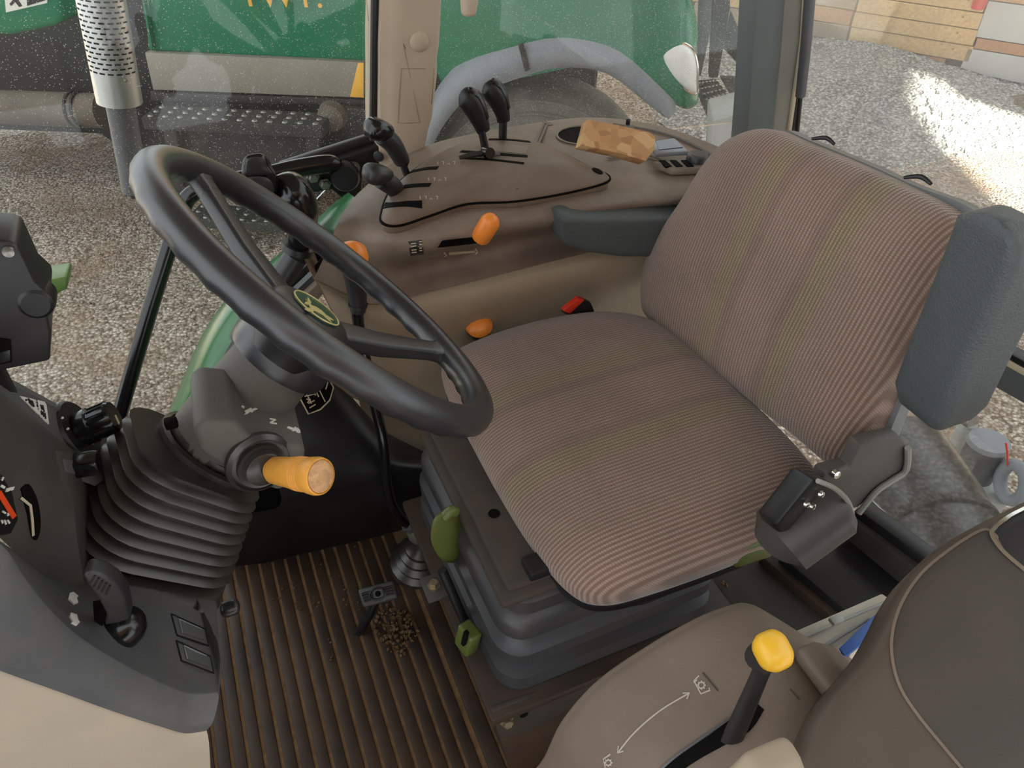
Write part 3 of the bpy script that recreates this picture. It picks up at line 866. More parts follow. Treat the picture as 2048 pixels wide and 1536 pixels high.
ob('decal_symbols', join(*dec), 'cream', hsg, smooth=False)

# ------------------------------------------------------------------ green rear fender curving past the door opening
fd = empty('side_fender', (-0.05, 1.2, 0.2), 'glossy green fender curving down past the black door bar', 'fender')
fo = [(330, 850), (352, 800), (392, 700), (440, 622), (505, 560), (590, 492), (668, 418), (702, 394)]
fi = [(395, 840), (432, 760), (478, 672), (530, 600), (592, 548), (650, 492), (700, 440), (728, 412)]
rings = []
for a, b in zip(fo, fi):
    p = at(a[0], a[1], y=1.26); q = at(b[0], b[1], y=1.10)
    m = p.lerp(q, 0.5) + Vector((-0.012, 0, 0.018))
    rings.append([p + Vector((0.02, 0.01, -0.06)), p, p.lerp(m, 0.5) + Vector((-.003, 0, .005)), m, m.lerp(q, 0.5) + Vector((-.003, 0, .005)), q, q + Vector((0.02, 0, -0.02))])
rr_ = [crom([r[i] for r in rings], 5) for i in range(7)]
ob('fender_skin', loft([[rr_[i][k] for i in range(7)] for k in range(len(rr_[0]))], False, False), 'green', fd, sharp=70, fixn=False)
ob('fender_flange', tube(ats([(398, 838), (436, 760), (482, 674), (534, 604), (596, 552), (652, 497), (702, 446)], y=1.098), 0.010, 8, 5), 'black', fd)
ob('door_seal', tube(ats([(470, 740), (520, 668), (575, 604), (640, 540), (690, 470)], y=1.06), 0.011, 8, 5), 'rim', fd)
ob('inner_edge', prism(ats([(440, 800), (520, 668), (575, 606), (640, 546), (656, 560), (600, 625), (545, 690), (470, 815)], y=1.055), (0.0, -0.02, 0.0)), 'console', fd, bevel=0.004)

# black door bar and door-latch frame
br = empty('door_grab_bar', at(228, 880, y=1.22), 'slim black bar slanting up behind the steering wheel', 'grab bar')
ob('bar', tube([at(224, 885, y=1.22), at(268, 730, y=1.24), at(318, 560, y=1.26), at(362, 425, y=1.28), at(384, 388, y=1.28), at(420, 372, y=1.28)], [0.0135, 0.0135, 0.0135, 0.014, 0.014, 0.013], 12, 5), 'gloss', br)
ob('bar_foot', box(at(226, 876, y=1.222), (0.03, 0.03, 0.03)), 'black', br, bevel=0.005)

lf = empty('door_latch_frame', at(660, 345, y=1.27), 'black bolted latch bracket and tube beside the beige pillar', 'latch')
ob('bracket_plate', prism(ats([(612, 345), (700, 312), (760, 292), (760, 330), (726, 352), (722, 398), (688, 402), (664, 380), (618, 388)], y=1.275), (0, 0.03, 0)), 'black', lf, bevel=0.004)
ob('top_rail', prism(ats([(560, 330), (748, 270), (762, 276), (762, 300), (700, 314), (560, 352)], y=1.30), (0, 0.02, 0)), 'softblack', lf, bevel=0.004, label='dust-dulled rail')
ob('latch_tube', tube(ats([(440, 362), (520, 352), (600, 336), (660, 328), (674, 334)], y=1.262), [0.012, 0.014, 0.016, 0.016, 0.012], 14, 5), 'gloss', lf)
ob('latch_barrel', lathe([(0.0, 0.02), (0.022, 0.02), (0.026, 0.012), (0.026, -0.01)], at(690, 350, y=1.268), (-0.2, -1, 0.1), 24), 'black', lf)
for p in ((626, 354), (650, 368), (708, 336)):
    ob('hex_bolt', lathe([(0.0, 0.008), (0.007, 0.008), (0.008, 0.006), (0.008, 0.002), (0.011, 0.002), (0.011, -0.004)], at(p[0], p[1], y=1.268), (0, -1, 0), 6 if p[0] != 708 else 12), 'steel', lf)

# big black paddle lever by the side door
pl_ = empty('paddle_lever', at(590, 495, y=1.02), 'gloss black lever with broad dished paddle grip behind the wheel rim', 'lever')
ob('lever_stalk', tube(ats([(478, 680), (520, 610), (560, 560), (592, 512)], y=1.02), [0.016, 0.017, 0.018, 0.018], 14, 5), 'softblack', pl_)
ob('collar', tube(ats([(594, 502), (597, 490)], y=1.02), [0.024, 0.024], 18), 'black', pl_)
ob('grip_neck', tube(ats([(597, 495), (602, 455), (600, 410), (578, 375), (548, 358)], y=1.02), [0.018, 0.026, 0.031, 0.030, 0.006], 20, 6, flat=0.8), 'gloss', pl_)
gf = ats([(484, 352), (488, 318), (506, 308), (530, 310), (540, 332), (552, 352), (556, 378), (546, 396), (520, 390), (496, 378)], y=1.005)
ob('paddle', pillow(gf, Vector((-0.25, -0.8, 0.55)), 0.012, 3, 2, drop=0.03, n=5, inset=0.8), 'gloss', pl_)
pad_ = ats([(492, 346), (493, 322), (506, 315), (527, 317), (534, 334), (540, 348), (520, 352), (504, 352)], y=0.988)
ob('dished_face', pillow(pad_, Vector((-0.25, -0.8, 0.55)), 0.004, 3, 2, drop=0.006, n=5), 'softblack', pl_)
ob('thumb_button', pillow(ats([(492, 364), (500, 354), (520, 352), (538, 358), (546, 374), (542, 390), (520, 386), (500, 378)], y=0.985), Vector((-0.25, -0.8, 0.55)), 0.005, 3, 2, drop=0.01, n=5), 'softblack', pl_)

# ------------------------------------------------------------------ right-hand pillar, rear post, panes
pil = empty('trim_1', at(812, 300, y=1.27), 'beige moulded door pillar', kind='structure')
def pil_ring(xl, xr, py, y0=1.27, d=0.09):
    a = at(xl, py, y=y0); b = at(xr, py, y=y0); w = b - a
    q = [a + Vector((0.0, d, 0)), a + Vector((0, 0.012, 0)), a + w * 0.10, a + w * 0.35 + Vector((0, -0.010, 0)), a + w * 0.85 + Vector((0, -0.010, 0)), a + w * 0.97 + Vector((0, 0.004, 0)), b + Vector((0, 0.02, 0)), b + Vector((0, d, 0))]
    return crom(q, 3)
prs = [(762, 890, -160), (761, 887, 0), (758, 882, 90), (758, 878, 118), (758, 878, 150), (757, 868, 236), (757, 860, 262), (758, 852, 300), (758, 846, 322), (760, 840, 350)]
pillar = ob('pillar_cover', loft([pil_ring(*q) for q in prs], False, False), 'beige_light', pil, sharp=50, fixn=False)
sk = Skin(pillar)
ob('panel_line', sk.strip([(803, 137), (825, 137), (846, 137), (868, 137), (866, 170), (863, 208), (861, 245), (840, 245), (818, 246), (796, 246), (798, 200), (801, 165), (803, 137)], 0.0014, 0.0006), 'beige', pil)
l, n = sk.hit(839, 84)
ob('screw_cap', lathe([(0.0, 0.006), (0.009, 0.0055), (0.0155, 0.002), (0.0165, 0.0)], l, n, 28), 'beige_light', pil)
l, n = sk.hit(758, 312)
ob('oval_plug', lathe([(0, 0.003), (0.008, 0.002), (0.010, 0)], at(757, 313, y=1.262), (-0.6, -1, 0), 18), 'softblack', pil)
ob('pillar_seal', tube([at(752, -160, y=1.285), at(750, 0, y=1.285), at(748, 140, y=1.285), at(746, 280, y=1.285)], 0.007, 8), 'black', pil)
# small beige hand-hold end hanging into view at the top
hh_ = empty('hand_hold', at(938, -10, y=1.2), 'end of a beige hand hold at the top edge', 'hand hold')
ob('hold_body', tube([at(941, -120, y=1.2), at(940, -40, y=1.2), at(938, 10, y=1.2), at(937, 28, y=1.2), at(937, 32, y=1.2)], [0.018, 0.016, 0.0135, 0.011, 0.004], 14, 3), 'beige_light', hh_)

rp_ = empty('trim_2', at(1540, 250, y=1.12), 'grey steel corner post of the cab', kind='structure')
def post_part(name, q, y0, d, mat_, bev=0.003):
    return ob(name, prism(ats(q, y=y0), (0, d, 0)), mat_, rp_, bevel=bev)
post_part('post_face', [(1524, -160), (1582, -160), (1562, 100), (1532, 420), (1480, 420), (1500, 200)], 1.12, 0.05, 'post')
post_part('post_lit_face', [(1581, -160), (1620, -160), (1605, 80), (1570, 330), (1560, 420), (1530, 420), (1561, 100)], 1.125, 0.03, 'postlit')
post_part('post_edge', [(1618, -160), (1624, -160), (1609, 80), (1574, 330), (1564, 420), (1558, 420), (1568, 330), (1603, 80)], 1.12, 0.03, 'cream', 0.001)
ob('post_seal', tube(ats([(1620, -160), (1608, 80), (1580, 300), (1570, 420)], y=1.14), 0.006, 8), 'black', rp_)
gs = empty('gas_strut', at(1590, 250, y=1.10), 'dark gas strut beside the grey corner post', 'strut')
ob('strut_cylinder', tube(ats([(1632, -160), (1612, 90), (1601, 192)], y=1.10), 0.0095, 14), 'pipe', gs)
ob('strut_rod', tube(ats([(1601, 190), (1594, 262), (1588, 330)], y=1.10), 0.0045, 10), 'black', gs)

def pane(name, pts, mat_, lab, t):
    w = ob(name, prism(pts, t), mat_, smooth=False, kind='structure', label=lab)
    return w
pane('window_1', [Vector((-0.9, 1.335, -0.25)), Vector((-0.25, 1.335, -0.25)), Vector((-0.2, 1.335, 0.1)), Vector((0.0, 1.335, 0.42)), Vector((0.30, 1.335, 0.655)), Vector((0.33, 1.335, 1.55)), Vector((-0.9, 1.335, 1.55))], 'glass', 'dusty side door pane', (0, 0.004, 0))
pane('window_2', [at(846, 340, y=1.335), at(1020, 262, y=1.33), at(1180, 242, y=1.31), at(1320, 258, y=1.22), at(1460, 310, y=1.13), Vector((1.09, 1.13, 0.9)), Vector((1.09, 1.13, 1.55)), Vector((0.90, 1.21, 1.55)), Vector((0.72, 1.30, 1.55)), Vector((0.42, 1.335, 1.55))][:0] or
     [Vector((0.39, 1.335, 0.60)), Vector((1.20, 1.335, 0.55)), Vector((1.20, 1.335, 1.55)), Vector((0.42, 1.335, 1.55))], 'glass_quarter', 'dusty quarter pane', (0, 0.004, 0))
# rear window: frame bar seen at the right edge, pane above and below it
rw = empty('window_3', at(1990, 720, x=1.15), 'rear window with dark frame bar', kind='structure')
fb = [(1500, 438), (1900, 662), (2048, 745), (2500, 1000)]
for nm, dy0, dy1, mt in (('frame_bar', 8, 62, 'post'), ('frame_lip', -8, 8, 'cream'), ('frame_seal', -22, -8, 'black')):
    q = [(a, b + dy0) for a, b in fb] + [(a, b + dy1) for a, b in fb[::-1]]
    ob(nm, prism(ats(q, x=1.15), (0.03, 0, 0)), mt, rw, bevel=0.002)
ob('rear_pane', box((1.17, 0.61, 1.01), (0.004, 1.28, 1.04)), 'glass_rear', rw, smooth=False)
ob('lower_pane', box((1.17, 0.52, 0.20), (0.004, 1.2, 0.56)), 'glass_low', rw, smooth=False)

# ------------------------------------------------------------------ right-hand console
cs = empty('side_console', (0.5, 1.1, 0.0), 'brown right-hand control console over a beige side panel', 'console')
R0 = ats([(728, 380), (765, 345), (800, 318), (865, 289), (940, 271), (1020, 256), (1180, 236), (1320, 252), (1450, 300), (1570, 370)], z=0.64)
R0d = [p + Vector((0, 0.015, -0.06)) for p in R0]
R1 = ats([(690, 418), (735, 385), (790, 345), (880, 310), (950, 292), (1020, 278), (1150, 265)], z=0.658) + ats([(1300, 284), (1420, 322), (1530, 384)], z=0.646)
R2 = ats([(672, 455), (720, 445), (790, 470), (860, 470), (950, 450), (1040, 432), (1170, 412)], z=0.668) + ats([(1290, 396), (1400, 388), (1500, 400)], z=0.652)
R3 = [at(655, 500, y=0.985), at(700, 520, y=0.985), at(770, 540, y=0.985), at(850, 530, y=0.985), at(950, 505, y=0.985), at(1040, 482, y=0.985), at(1150, 460, y=0.985), at(1270, 440, y=0.985), at(1370, 425, y=0.985), at(1480, 420, y=0.985)]
R4 = [at(628, 556, y=0.95), at(680, 582, y=0.95), at(745, 608, y=0.95), at(820, 592, y=0.95), at(930, 566, y=0.95), at(1030, 541, y=0.95), at(1140, 514, y=0.95), at(1250, 488, y=0.95), at(1350, 466, y=0.95), at(1450, 450, y=0.95)]
ctop = ob('console_top', grid([R0d, R0, R1, R2, R3, R4], 6, 5), 'console', cs, sharp=180, fixn=False)
R4b = [p + Vector((0, 0.004, -0.002)) for p in R4]
R5 = [p + Vector((0.01, -0.012, -0.03)) for p in R4]
R6 = [p + Vector((0.03, 0.02, -0.16)) for p in R4]
R7 = [Vector((p.x + 0.05, 0.99, 0.05)) for p in R4]
cside = ob('side_panel', grid([R4b, R5, R6, R7], 6, 5), 'beige', cs, sharp=180, fixn=False)
# front return of the side panel
ob('front_return', grid([[R4b[0], R6[0], R7[0]], [R4b[0] + Vector((0.0, 0.08, 0.0)), R6[0] + Vector((0, 0.08, 0)), R7[0] + Vector((0, 0.08, 0))], [R4b[0] + Vector((0.03, 0.2, 0.02)), R6[0] + Vector((0.03, 0.2, 0)), R7[0] + Vector((0.03, 0.2, 0))]], 4, 4), 'beige', cs, sharp=180, fixn=False)

# raised lever cover
lid_o = [(766, 446), (764, 425), (778, 388), (815, 352), (868, 316), (928, 290), (990, 274), (1050, 281), (1120, 306), (1180, 336), (1216, 352), (1208, 366), (1130, 386), (1030, 402), (935, 407), (862, 430), (800, 450)]
hump_o = [(978 + (a - 978) * 1.06, 372 + (b - 372) * 1.10 + 6) for a, b in lid_o]
hump = ob('cover_base', pillow(ats(hump_o, z=0.660), (0.02, -0.12, 1), 0.022, 3.0, 1.4, drop=0.02, n=6, rings=18, inset=1.0), 'console', cs, sharp=180)
lid = ob('lever_cover', pillow(ats(lid_o, z=0.682), (0.02, -0.12, 1), 0.030, 2.6, 1.6, drop=0.02, n=6, rings=18, inset=1.0), 'lid', cs, sharp=180)
ob('cover_groove', tube(ats(lid_o, z=0.681), 0.0028, 8, 5, closed=True), 'void', cs)
sk = Skin(lid, ctop, hump)
def slot(pts, w, name='lever_slot', mat_='void', par=None, lift=0.0008):
    return ob(name, sk.strip(crom_px(pts), w, lift), mat_, par or lid, smooth=False)
def crom_px(pts, n=5):
    return [(v.x, v.y) for v in crom([Vector((a, b, 0)) for a, b in pts], n)]
slot([(822, 344), (850, 338), (876, 336)], 0.011)
slot([(806, 374), (835, 371), (861, 370)], 0.011)
slot([(768, 412), (810, 408), (844, 409)], 0.012)
slot([(978, 279), (1020, 280), (1060, 284)], 0.009)
slot([(922, 303), (990, 308), (1055, 313)], 0.009)
slot([(922, 316), (985, 320), (1048, 327)], 0.006)
l, n = sk.hit(1195, 342)
ob('screw_hole', lathe([(0, 0.001), (0.0085, 0.001), (0.0095, 0.0)], l, n, 20), 'void', lid)
def digits(px, py, s=1.0):
    parts = []
    for i, d in enumerate(('I', '7', 'M', '7')):
        x = px + i * 11 * s; y = py + (0, 0, 2, 0)[i]
        if d == 'I': parts.append(sk.strip([(x, y - 3), (x + 1, y + 3)], 0.0012, 0.001))
        if d == '7': parts += [sk.strip([(x - 2, y - 3), (x + 2, y - 3)], 0.0011, 0.001), sk.strip([(x + 2, y - 3), (x + 1, y + 3)], 0.0011, 0.001)]
        if d == 'M': parts += [sk.strip([(x - 3, y + 1), (x, y - 1), (x + 3, y + 1)], 0.001, 0.001)]
    ob('slot_numerals', join(*parts), 'print', lid, smooth=False)
digits(875, 327); digits(857, 359); digits(840, 396)
ob('depth_scale', sk.poly([(985, 287), (1058, 292), (1052, 308), (980, 302)], 0.0006, 3), 'console', lid, smooth=False)
# oval recess with slotted gate, markings and warning plate
slot([(880, 488), (915, 484), (962, 479)], 0.020, 'lever_gate', 'void', ctop)
ob('speed_mark', join(sk.poly([(898, 505), (950, 501), (950, 504), (898, 509)], 0.001, 3), sk.strip([(888, 505), (893, 510), (889, 513)], 0.002, 0.001), sk.strip([(951, 497), (955, 503), (951, 508)], 0.002, 0.001)), 'cream', ctop, smooth=False)
wp = ob('warning_plate', sk.poly([(817, 483), (844, 480), (848, 507), (821, 511)], 0.0012, 2), 'softblack', ctop, smooth=False)
sw = Skin(wp)
ob('plate_lettering', join(*[sk.strip([(822 + i * 0.4, 488 + i * 5), (832 + i * 0.4, 487 + i * 5)], 0.0013, 0.0024) for i in range(4)] + [sk.strip([(838, 484 + i * 5), (844, 483.5 + i * 5)], 0.0013, 0.0024) for i in range(4)]), 'cream', wp, smooth=False)
# cup holder, switch bank, rear ledge moulding
l, n = sk.hit(1160, 272)
ch = ob('cup_holder', sk.poly([(a, b) for a, b in arc((1165, 272), 50, 0, 360, 28, 18)][:-1], 0.001, 1), 'void', ctop, smooth=False)
ob('cup_rim', sk.strip([(a, b) for a, b in arc((1165, 272), 51, 0, 360, 40, 19)], 0.004, 0.003), 'console', ctop)
ob('tray_edge', sk.strip(crom_px([(1215, 320), (1260, 312), (1310, 318), (1340, 338), (1400, 338), (1440, 332)]), 0.006, 0.004), 'fendinset', ctop)
ob('rim_lip', sk.strip(crom_px([(1225, 250), (1300, 262), (1370, 284), (1440, 322)]), 0.006, 0.003), 'fendinset', ctop)
sb = ob('switch_bank', prism([p for p in ats([(1305, 322), (1420, 318), (1428, 334), (1345, 338)], z=0.668)], (0, 0, -0.012)), 'console', ctop, bevel=0.003)
for i, a in enumerate((1318, 1340, 1362)):
    ob('switch_slot', prism(ats([(a, 320), (a + 12, 320), (a + 26, 332), (a + 13, 333)], z=0.6695), (0, 0, -0.003)), 'void', ctop, smooth=False)
ob('console_notch', sk.poly([(1078, 242), (1092, 240), (1106, 250), (1100, 252)], 0.001, 2), 'fendinset', ctop, smooth=False)

# objects lying on the console
wb = empty('wood_offcut', at(1230, 290, z=0.68), 'chipboard offcut lying over the cup holder of the console', 'wood block')
wn_ = Vector((0.15, -0.75, 0.62)).normalized(); wc0 = at(1240, 306, z=0.70)
wq = ats([(1176, 238), (1240, 250), (1298, 263), (1312, 273), (1309, 300), (1292, 322), (1240, 307), (1162, 290)], pl=(wc0, wn_))
ob('offcut_board', prism(wq, -wn_ * 0.02), 'osb', wb, bevel=0.002)
ph = empty('phone', at(1340, 290, z=0.672), 'dark phone in a grey case lying on the console behind the offcut', 'phone')
ob('phone_body', prism(ats([(1300, 284), (1350, 276), (1378, 302), (1312, 306)], z=0.674), (0, 0, -0.008)), 'silver', ph, bevel=0.002)
ob('phone_screen', prism(ats([(1312, 282), (1347, 276.5), (1366, 294), (1318, 299)], z=0.6752), (0, 0, -0.001)), 'screen', ph, smooth=False)
cl = empty('outlet_cap', at(1396, 318, z=0.67), 'round black outlet cap with brass centre on the console', 'cap')
l = at(1394, 324, z=0.665)
ob('cap_body', lathe([(0.0, 0.014), (0.017, 0.014), (0.019, 0.011), (0.019, 0.0), (0.022, -0.002)], l, (0, 0, 1), 24), 'softblack', cl)
ob('cap_centre', lathe([(0.0, 0.0155), (0.012, 0.0155), (0.0135, 0.014)], l, (0, 0, 1), 20), 'bracket', cl, label='worn brass-coloured centre')
ob('cap_tether', tube([l + Vector((0.015, -0.012, 0.0)), l + Vector((0.024, -0.016, 0.006)), l + Vector((0.026, -0.02, 0.0))], 0.0018, 6, 4), 'black', cl)
bc = empty('black_clip', at(1262, 252, z=0.675), 'small black clip standing behind the wooden offcut', 'clip')
ob('clip_body', prism(ats([(1248, 248), (1270, 250), (1268, 262), (1250, 258)], z=0.67), (0, 0, -0.02)), 'black', bc, bevel=0.002)
ob('clip_tongue', box(at(1256, 244, z=0.67), (0.008, 0.004, 0.012)), 'black', bc, bevel=0.001)

# ------------------------------------------------------------------ levers on the console
def round_lever(name, label, base, mid, neck, head, hr_, y_, hd_):
    e = empty(name, at(base[0], base[1], y=y_), label, 'lever', 'remote valve levers on the console')
    b, m, k, h = at(*base, y=y_), at(*mid, y=y_ - 0.005), at(*neck, y=y_ - 0.012), at(*head, y=y_ - 0.02)
    ob('lever_blade', tube([b - Vector((0, 0, 0.02)), b, m], [0.010, 0.010, 0.0095], 8, flat=0.6), 'black', e)
    ob('lever_sleeve', tube([m.lerp(b, 0.08), m, k, k.lerp(h, 0.6)], [0.010, 0.0125, 0.0145, 0.015], 16, 4), 'softblack', e)
    hdv = Vector(hd_).normalized(); ku_ = hdv.cross(Vector((0, 0, 1))).normalized(); kv_ = ku_.cross(hdv)
    rg_ = []
    for s_, q in ((0.45, -0.026), (0.70, -0.020), (0.92, -0.010), (1.0, 0.0), (0.97, 0.007), (0.84, 0.012), (0.55, 0.0155), (0.1, 0.0165)):
        rg_.append([h + hdv * q + (ku_ * a_ + kv_ * b_) * s_ for a_, b_ in rrect(hr_ * 2.0, hr_ * 1.5, hr_ * 0.68, 6)])
    ob('lever_knob', loft(rg_), 'gloss' if hr_ > .0195 else 'softblack', e, sharp=180)
    return e
round_lever('control_lever', 'rear of two round-knobbed black levers in the console slots', (822, 372), (803, 320), (785, 288), (752, 258), 0.0205, 1.09, (-0.9, -0.25, 0.35))
round_lever('control_lever', 'front of two round-knobbed black levers in the console slots', (804, 408), (795, 384), (782, 370), (750, 348), 0.019, 1.03, (-0.9, -0.25, 0.30))

def hitch_lever(label, pts, head, y_):
    e = empty('hitch_lever', at(*pts[0], y=y_), label, 'lever', 'flat-headed hitch levers')
    P = ats(pts, y=y_)
    ob('lever_blade', tube([P[0] - Vector((0, 0, .02))] + P, 0.0105, 8, flat=0.55), 'black', e)
    H = ats([h[:2] for h in head], y=y_)
    g = ob('lever_grip', tube(H, [h[2] for h in head], 18, 5, flat=0.72, up=(0, 1, 0)), 'black', e)
    top = H[-3:]
    ob('grip_cap', tube([p + Vector((0.004, -0.003, 0.006)) for p in H[1:-1]], [h[2] * 0.72 for h in head[1:-1]], 16, 5, flat=0.6, up=(0, 1, 0)), 'gloss', e, label='glossy worn back of grip')
hitch_lever('hitch lever with long flat black head, behind its twin', [(1005, 282), (1006, 240)], [(1007, 242, .011), (1005, 226, .0125), (996, 200, .016), (985, 182, .017), (975, 174, .014), (969, 170, .004)], 1.12)
hitch_lever('hitch lever with long flat black head, nearer one with a thumb stop', [(972, 306), (968, 285), (962, 258)], [(967, 262, .011), (962, 246, .0135), (950, 218, .017), (938, 200, .018), (926, 194, .015), (919, 192, .004)], 1.09)
ts = empty('lever_stop', at(975, 310, z=0.70), 'black thumbscrew stop in the slot below the nearer hitch lever', 'thumbscrew')
l, n = sk.hit(974, 312)
ob('stop_screw', tube([l + Vector((-0.002, 0.004, 0.004)), l + Vector((0, -0.014, 0.010))], [0.009, 0.0085], 14), 'gloss', ts)
ob('stop_wing', tube([l + Vector((0, 0, 0.006)), l + Vector((-0.03, 0.0, 0.006)), l + Vector((-0.045, 0.002, 0.004))], [0.005, 0.0042, 0.003], 8), 'softblack', ts)
ob('stop_plate', box(l + Vector((0.005, 0.0, 0.0015)), (0.03, 0.014, 0.003)), 'pipe', ts, bevel=0.001)

# orange T knob in the oval gate
ol = empty('throttle_lever', at(960, 480, y=0.99), 'short lever with capsule-shaped orange knob in the oval gate', 'lever')
l, n = sk.hit(955, 480)
hA = at(962, 474, y=l.y - 0.012); hB = at(981, 443, y=l.y - 0.022)
ob('throttle_stem', tube([l - n * 0.01, hA.lerp(hB, 0.2)], 0.005, 8), 'black', ol)
dd = (hB - hA).normalized()
ob('throttle_knob', tube([hA - dd * 0.004, hA, hA.lerp(hB, 0.5), hB, hB + dd * 0.007, hB + dd * 0.0105, hB + dd * 0.012], [0.0125, 0.0145, 0.0148, 0.0145, 0.011, 0.006, 0.001], 20), 'orange', ol)

# long range lever rising from the floor with an orange-capped handle
rl = empty('range_lever', at(845, 1075, y=0.9), 'long bent black floor lever with an orange cap, seen through the wheel', 'lever')
ob('lever_rod', tube([at(832, 1060, y=0.85), at(806, 1040, y=0.85), at(784, 1008, y=0.85), at(773, 960, y=0.855), at(766, 880, y=0.865), at(748, 800, y=0.89), at(732, 720, y=0.915), at(718, 655, y=0.925), at(714, 612, y=0.925)], [0.009, 0.0088, 0.0088, 0.0086, 0.0085, 0.0082, 0.008, 0.0085, 0.009], 14, 6), 'gloss', rl)
ob('grip_sleeve', tube([at(716, 622, y=0.925), at(716, 608, y=0.925), at(714, 580, y=0.925), at(708, 540, y=0.92), at(704, 515, y=0.92)], [0.0115, 0.0125, 0.0145, 0.0165, 0.02], 18, 4), 'softblack', rl)
ob('grip_ring', tube([at(716, 612, y=0.925), at(716, 607, y=0.925)], 0.0142, 18), 'softblack', rl)
ob('orange_cap', lathe([(0.0, 0.022), (0.010, 0.020), (0.019, 0.012), (0.0225, 0.0), (0.021, -0.006)], at(705, 513, y=0.92), (0.1, -0.25, 1), 24), 'orange', rl, label='orange domed cap')
ob('rod_clip', lathe([(0.011, -0.012), (0.0125, -0.008), (0.0125, 0.008), (0.011, 0.012)], at(822, 1052, y=0.85), (0.6, 0, -0.5), 14), 'pipe', rl)
ob('ball_joint', tube([at(822, 1056, y=0.85), at(836, 1064, y=0.848), at(850, 1076, y=0.85)], [0.013, 0.021, 0.017], 16, 4), 'shroud', rl)
b0 = at(836, 1128, z=0.012); b1 = at(845, 1078, y=0.85)
ob('floor_boot', tube([b0.lerp(b1, t) for t in (0, .12, .2, .32, .4, .52, .6, .72, .8, 1)], [0.055, 0.053, 0.043, 0.046, 0.036, 0.038, 0.029, 0.030, 0.022, 0.016], 22), 'boot', rl)

# orange round knob and red buckle tucked beside the cushion
ok_ = empty('orange_knob', at(960, 650, y=0.93), 'flat orange knob peeking over the far edge of the seat cushion', 'knob')
kc = at(958, 650, y=0.955)
ob('knob_cap', lathe([(0.0, 0.012), (0.012, 0.010), (0.021, 0.004), (0.023, -0.002)], kc, (-0.15, -0.45, 1), 24), 'orange', ok_)
ob('knob_skirt', lathe([(0.023, -0.002), (0.022, -0.010), (0.014, -0.018), (0.010, -0.05)], kc, (-0.15, -0.45, 1), 24), 'black', ok_)
bk = empty('belt_buckle', at(1165, 612, y=0.9), 'red and black belt buckle beside the far edge of the cushion', 'buckle')
ob('buckle_body', prism(ats([(1128, 628), (1160, 598), (1182, 604), (1190, 622), (1180, 640)], y=0.90), (0, 0.016, -0.004)), 'black', bk, bevel=0.003)
ob('buckle_button', prism(ats([(1126, 622), (1158, 597), (1170, 600), (1140, 628)], y=0.898), (0, 0.010, 0)), 'red', bk, bevel=0.001)
# ------------------------------------------------------------------ steering wheel and column
SN = Vector((0.736, 0.077, 0.672)).normalized(); SO = Vector((0.0845, 0.682, 0.7645))
ST = Vector((0.674, 0.0, -0.738)); ST = (ST - SN * ST.dot(SN)).normalized(); SB = SN.cross(ST)
if SB.y < 0: SB = -SB
def sl_(a, b, c): return SO + ST * a + SB * b + SN * c
sw_ = empty('steering_wheel', SO, 'black three-spoke steering wheel with a green round centre badge', 'steering wheel')
def rim_mesh(R=0.2, r=0.0165, nu=216, nv=20):
    V, F = [], []
    for i in range(nu):
        a = 2 * math.pi * i / nu
        rad = ST * math.cos(a) + SB * math.sin(a)
        for j in range(nv):
            b = 2 * math.pi * j / nv
            under = max(0.0, -math.sin(b)) ** 0.6
            rr = r + under * 0.0016 * max(0.0, math.cos(36 * a)) - under * 0.0006
            V.append(SO + rad * (R + rr * math.cos(b)) + SN * rr * math.sin(b))
    for i in range(nu):
        for j in range(nv):
            F.append((i * nv + j, ((i + 1) % nu) * nv + j, ((i + 1) % nu) * nv + (j + 1) % nv, i * nv + (j + 1) % nv))
    return V, F
ob('rim', rim_mesh(), 'rim', sw_, sharp=180)
for deg in (133, 11, 252):
    a = math.radians(deg); rad = ST * math.cos(a) + SB * math.sin(a); tn = SN.cross(rad).normalized()
    rings = []
    for (rr, w, h, c) in ((0.02, 0.040, 0.020, -0.045), (0.10, 0.032, 0.020, -0.030), (0.155, 0.027, 0.018, -0.014), (0.168, 0.027, 0.018, -0.010)):
        rings.append([SO + rad * rr + tn * p[0] + SN * (p[1] + c) for p in rrect(w, h, 0.005, 3)])
    sp_o = ob('spoke', loft(rings), 'rim', sw_)
    rings = []
    for (rr, w, h, c) in ((0.168, 0.0275, 0.0185, -0.010), (0.18, 0.028, 0.019, -0.007), (0.19, 0.034, 0.022, -0.003), (0.198, 0.05, 0.02, 0.0)):
        rings.append([SO + rad * rr + tn * p[0] + SN * (p[1] + c) for p in rrect(w, h, 0.007, 3)])
    ob('spoke_root', loft(rings), 'rim', sw_)
hc = at(631, 619, pl=(sl_(0, 0, -0.020), SN))
ob('hub_cap', lathe([(0.0, 0.0), (0.028, 0.0), (0.040, -0.002), (0.0455, -0.007), (0.0475, -0.014), (0.0475, -0.019)], hc, SN, 48), 'softblack', sw_)
tz = []
for i in range(44):
    a = 2 * math.pi * i / 44; u, v, w = frame(SN)
    tz.append(box(hc - SN * 0.027 + (u * math.cos(a) + v * math.sin(a)) * 0.0465, (0.003, 0.004, 0.016), basis(u * math.cos(a) + v * math.sin(a), (-u * math.sin(a) + v * math.cos(a)), SN)))
ob('knurling', join(*tz), 'softblack', sw_, smooth=False, kind='stuff')
ob('hub_drum', lathe([(0.045, -0.018), (0.0455, -0.034), (0.040, -0.045), (0.036, -0.06)], hc, SN, 40), 'black', sw_)
bdg = ob('badge', lathe([(0.0, 0.0022), (0.026, 0.0022), (0.0268, 0.0005), (0.0268, -0.001)], hc, SN, 40), 'medal', sw_, label='dark green badge with a gold leaping animal')
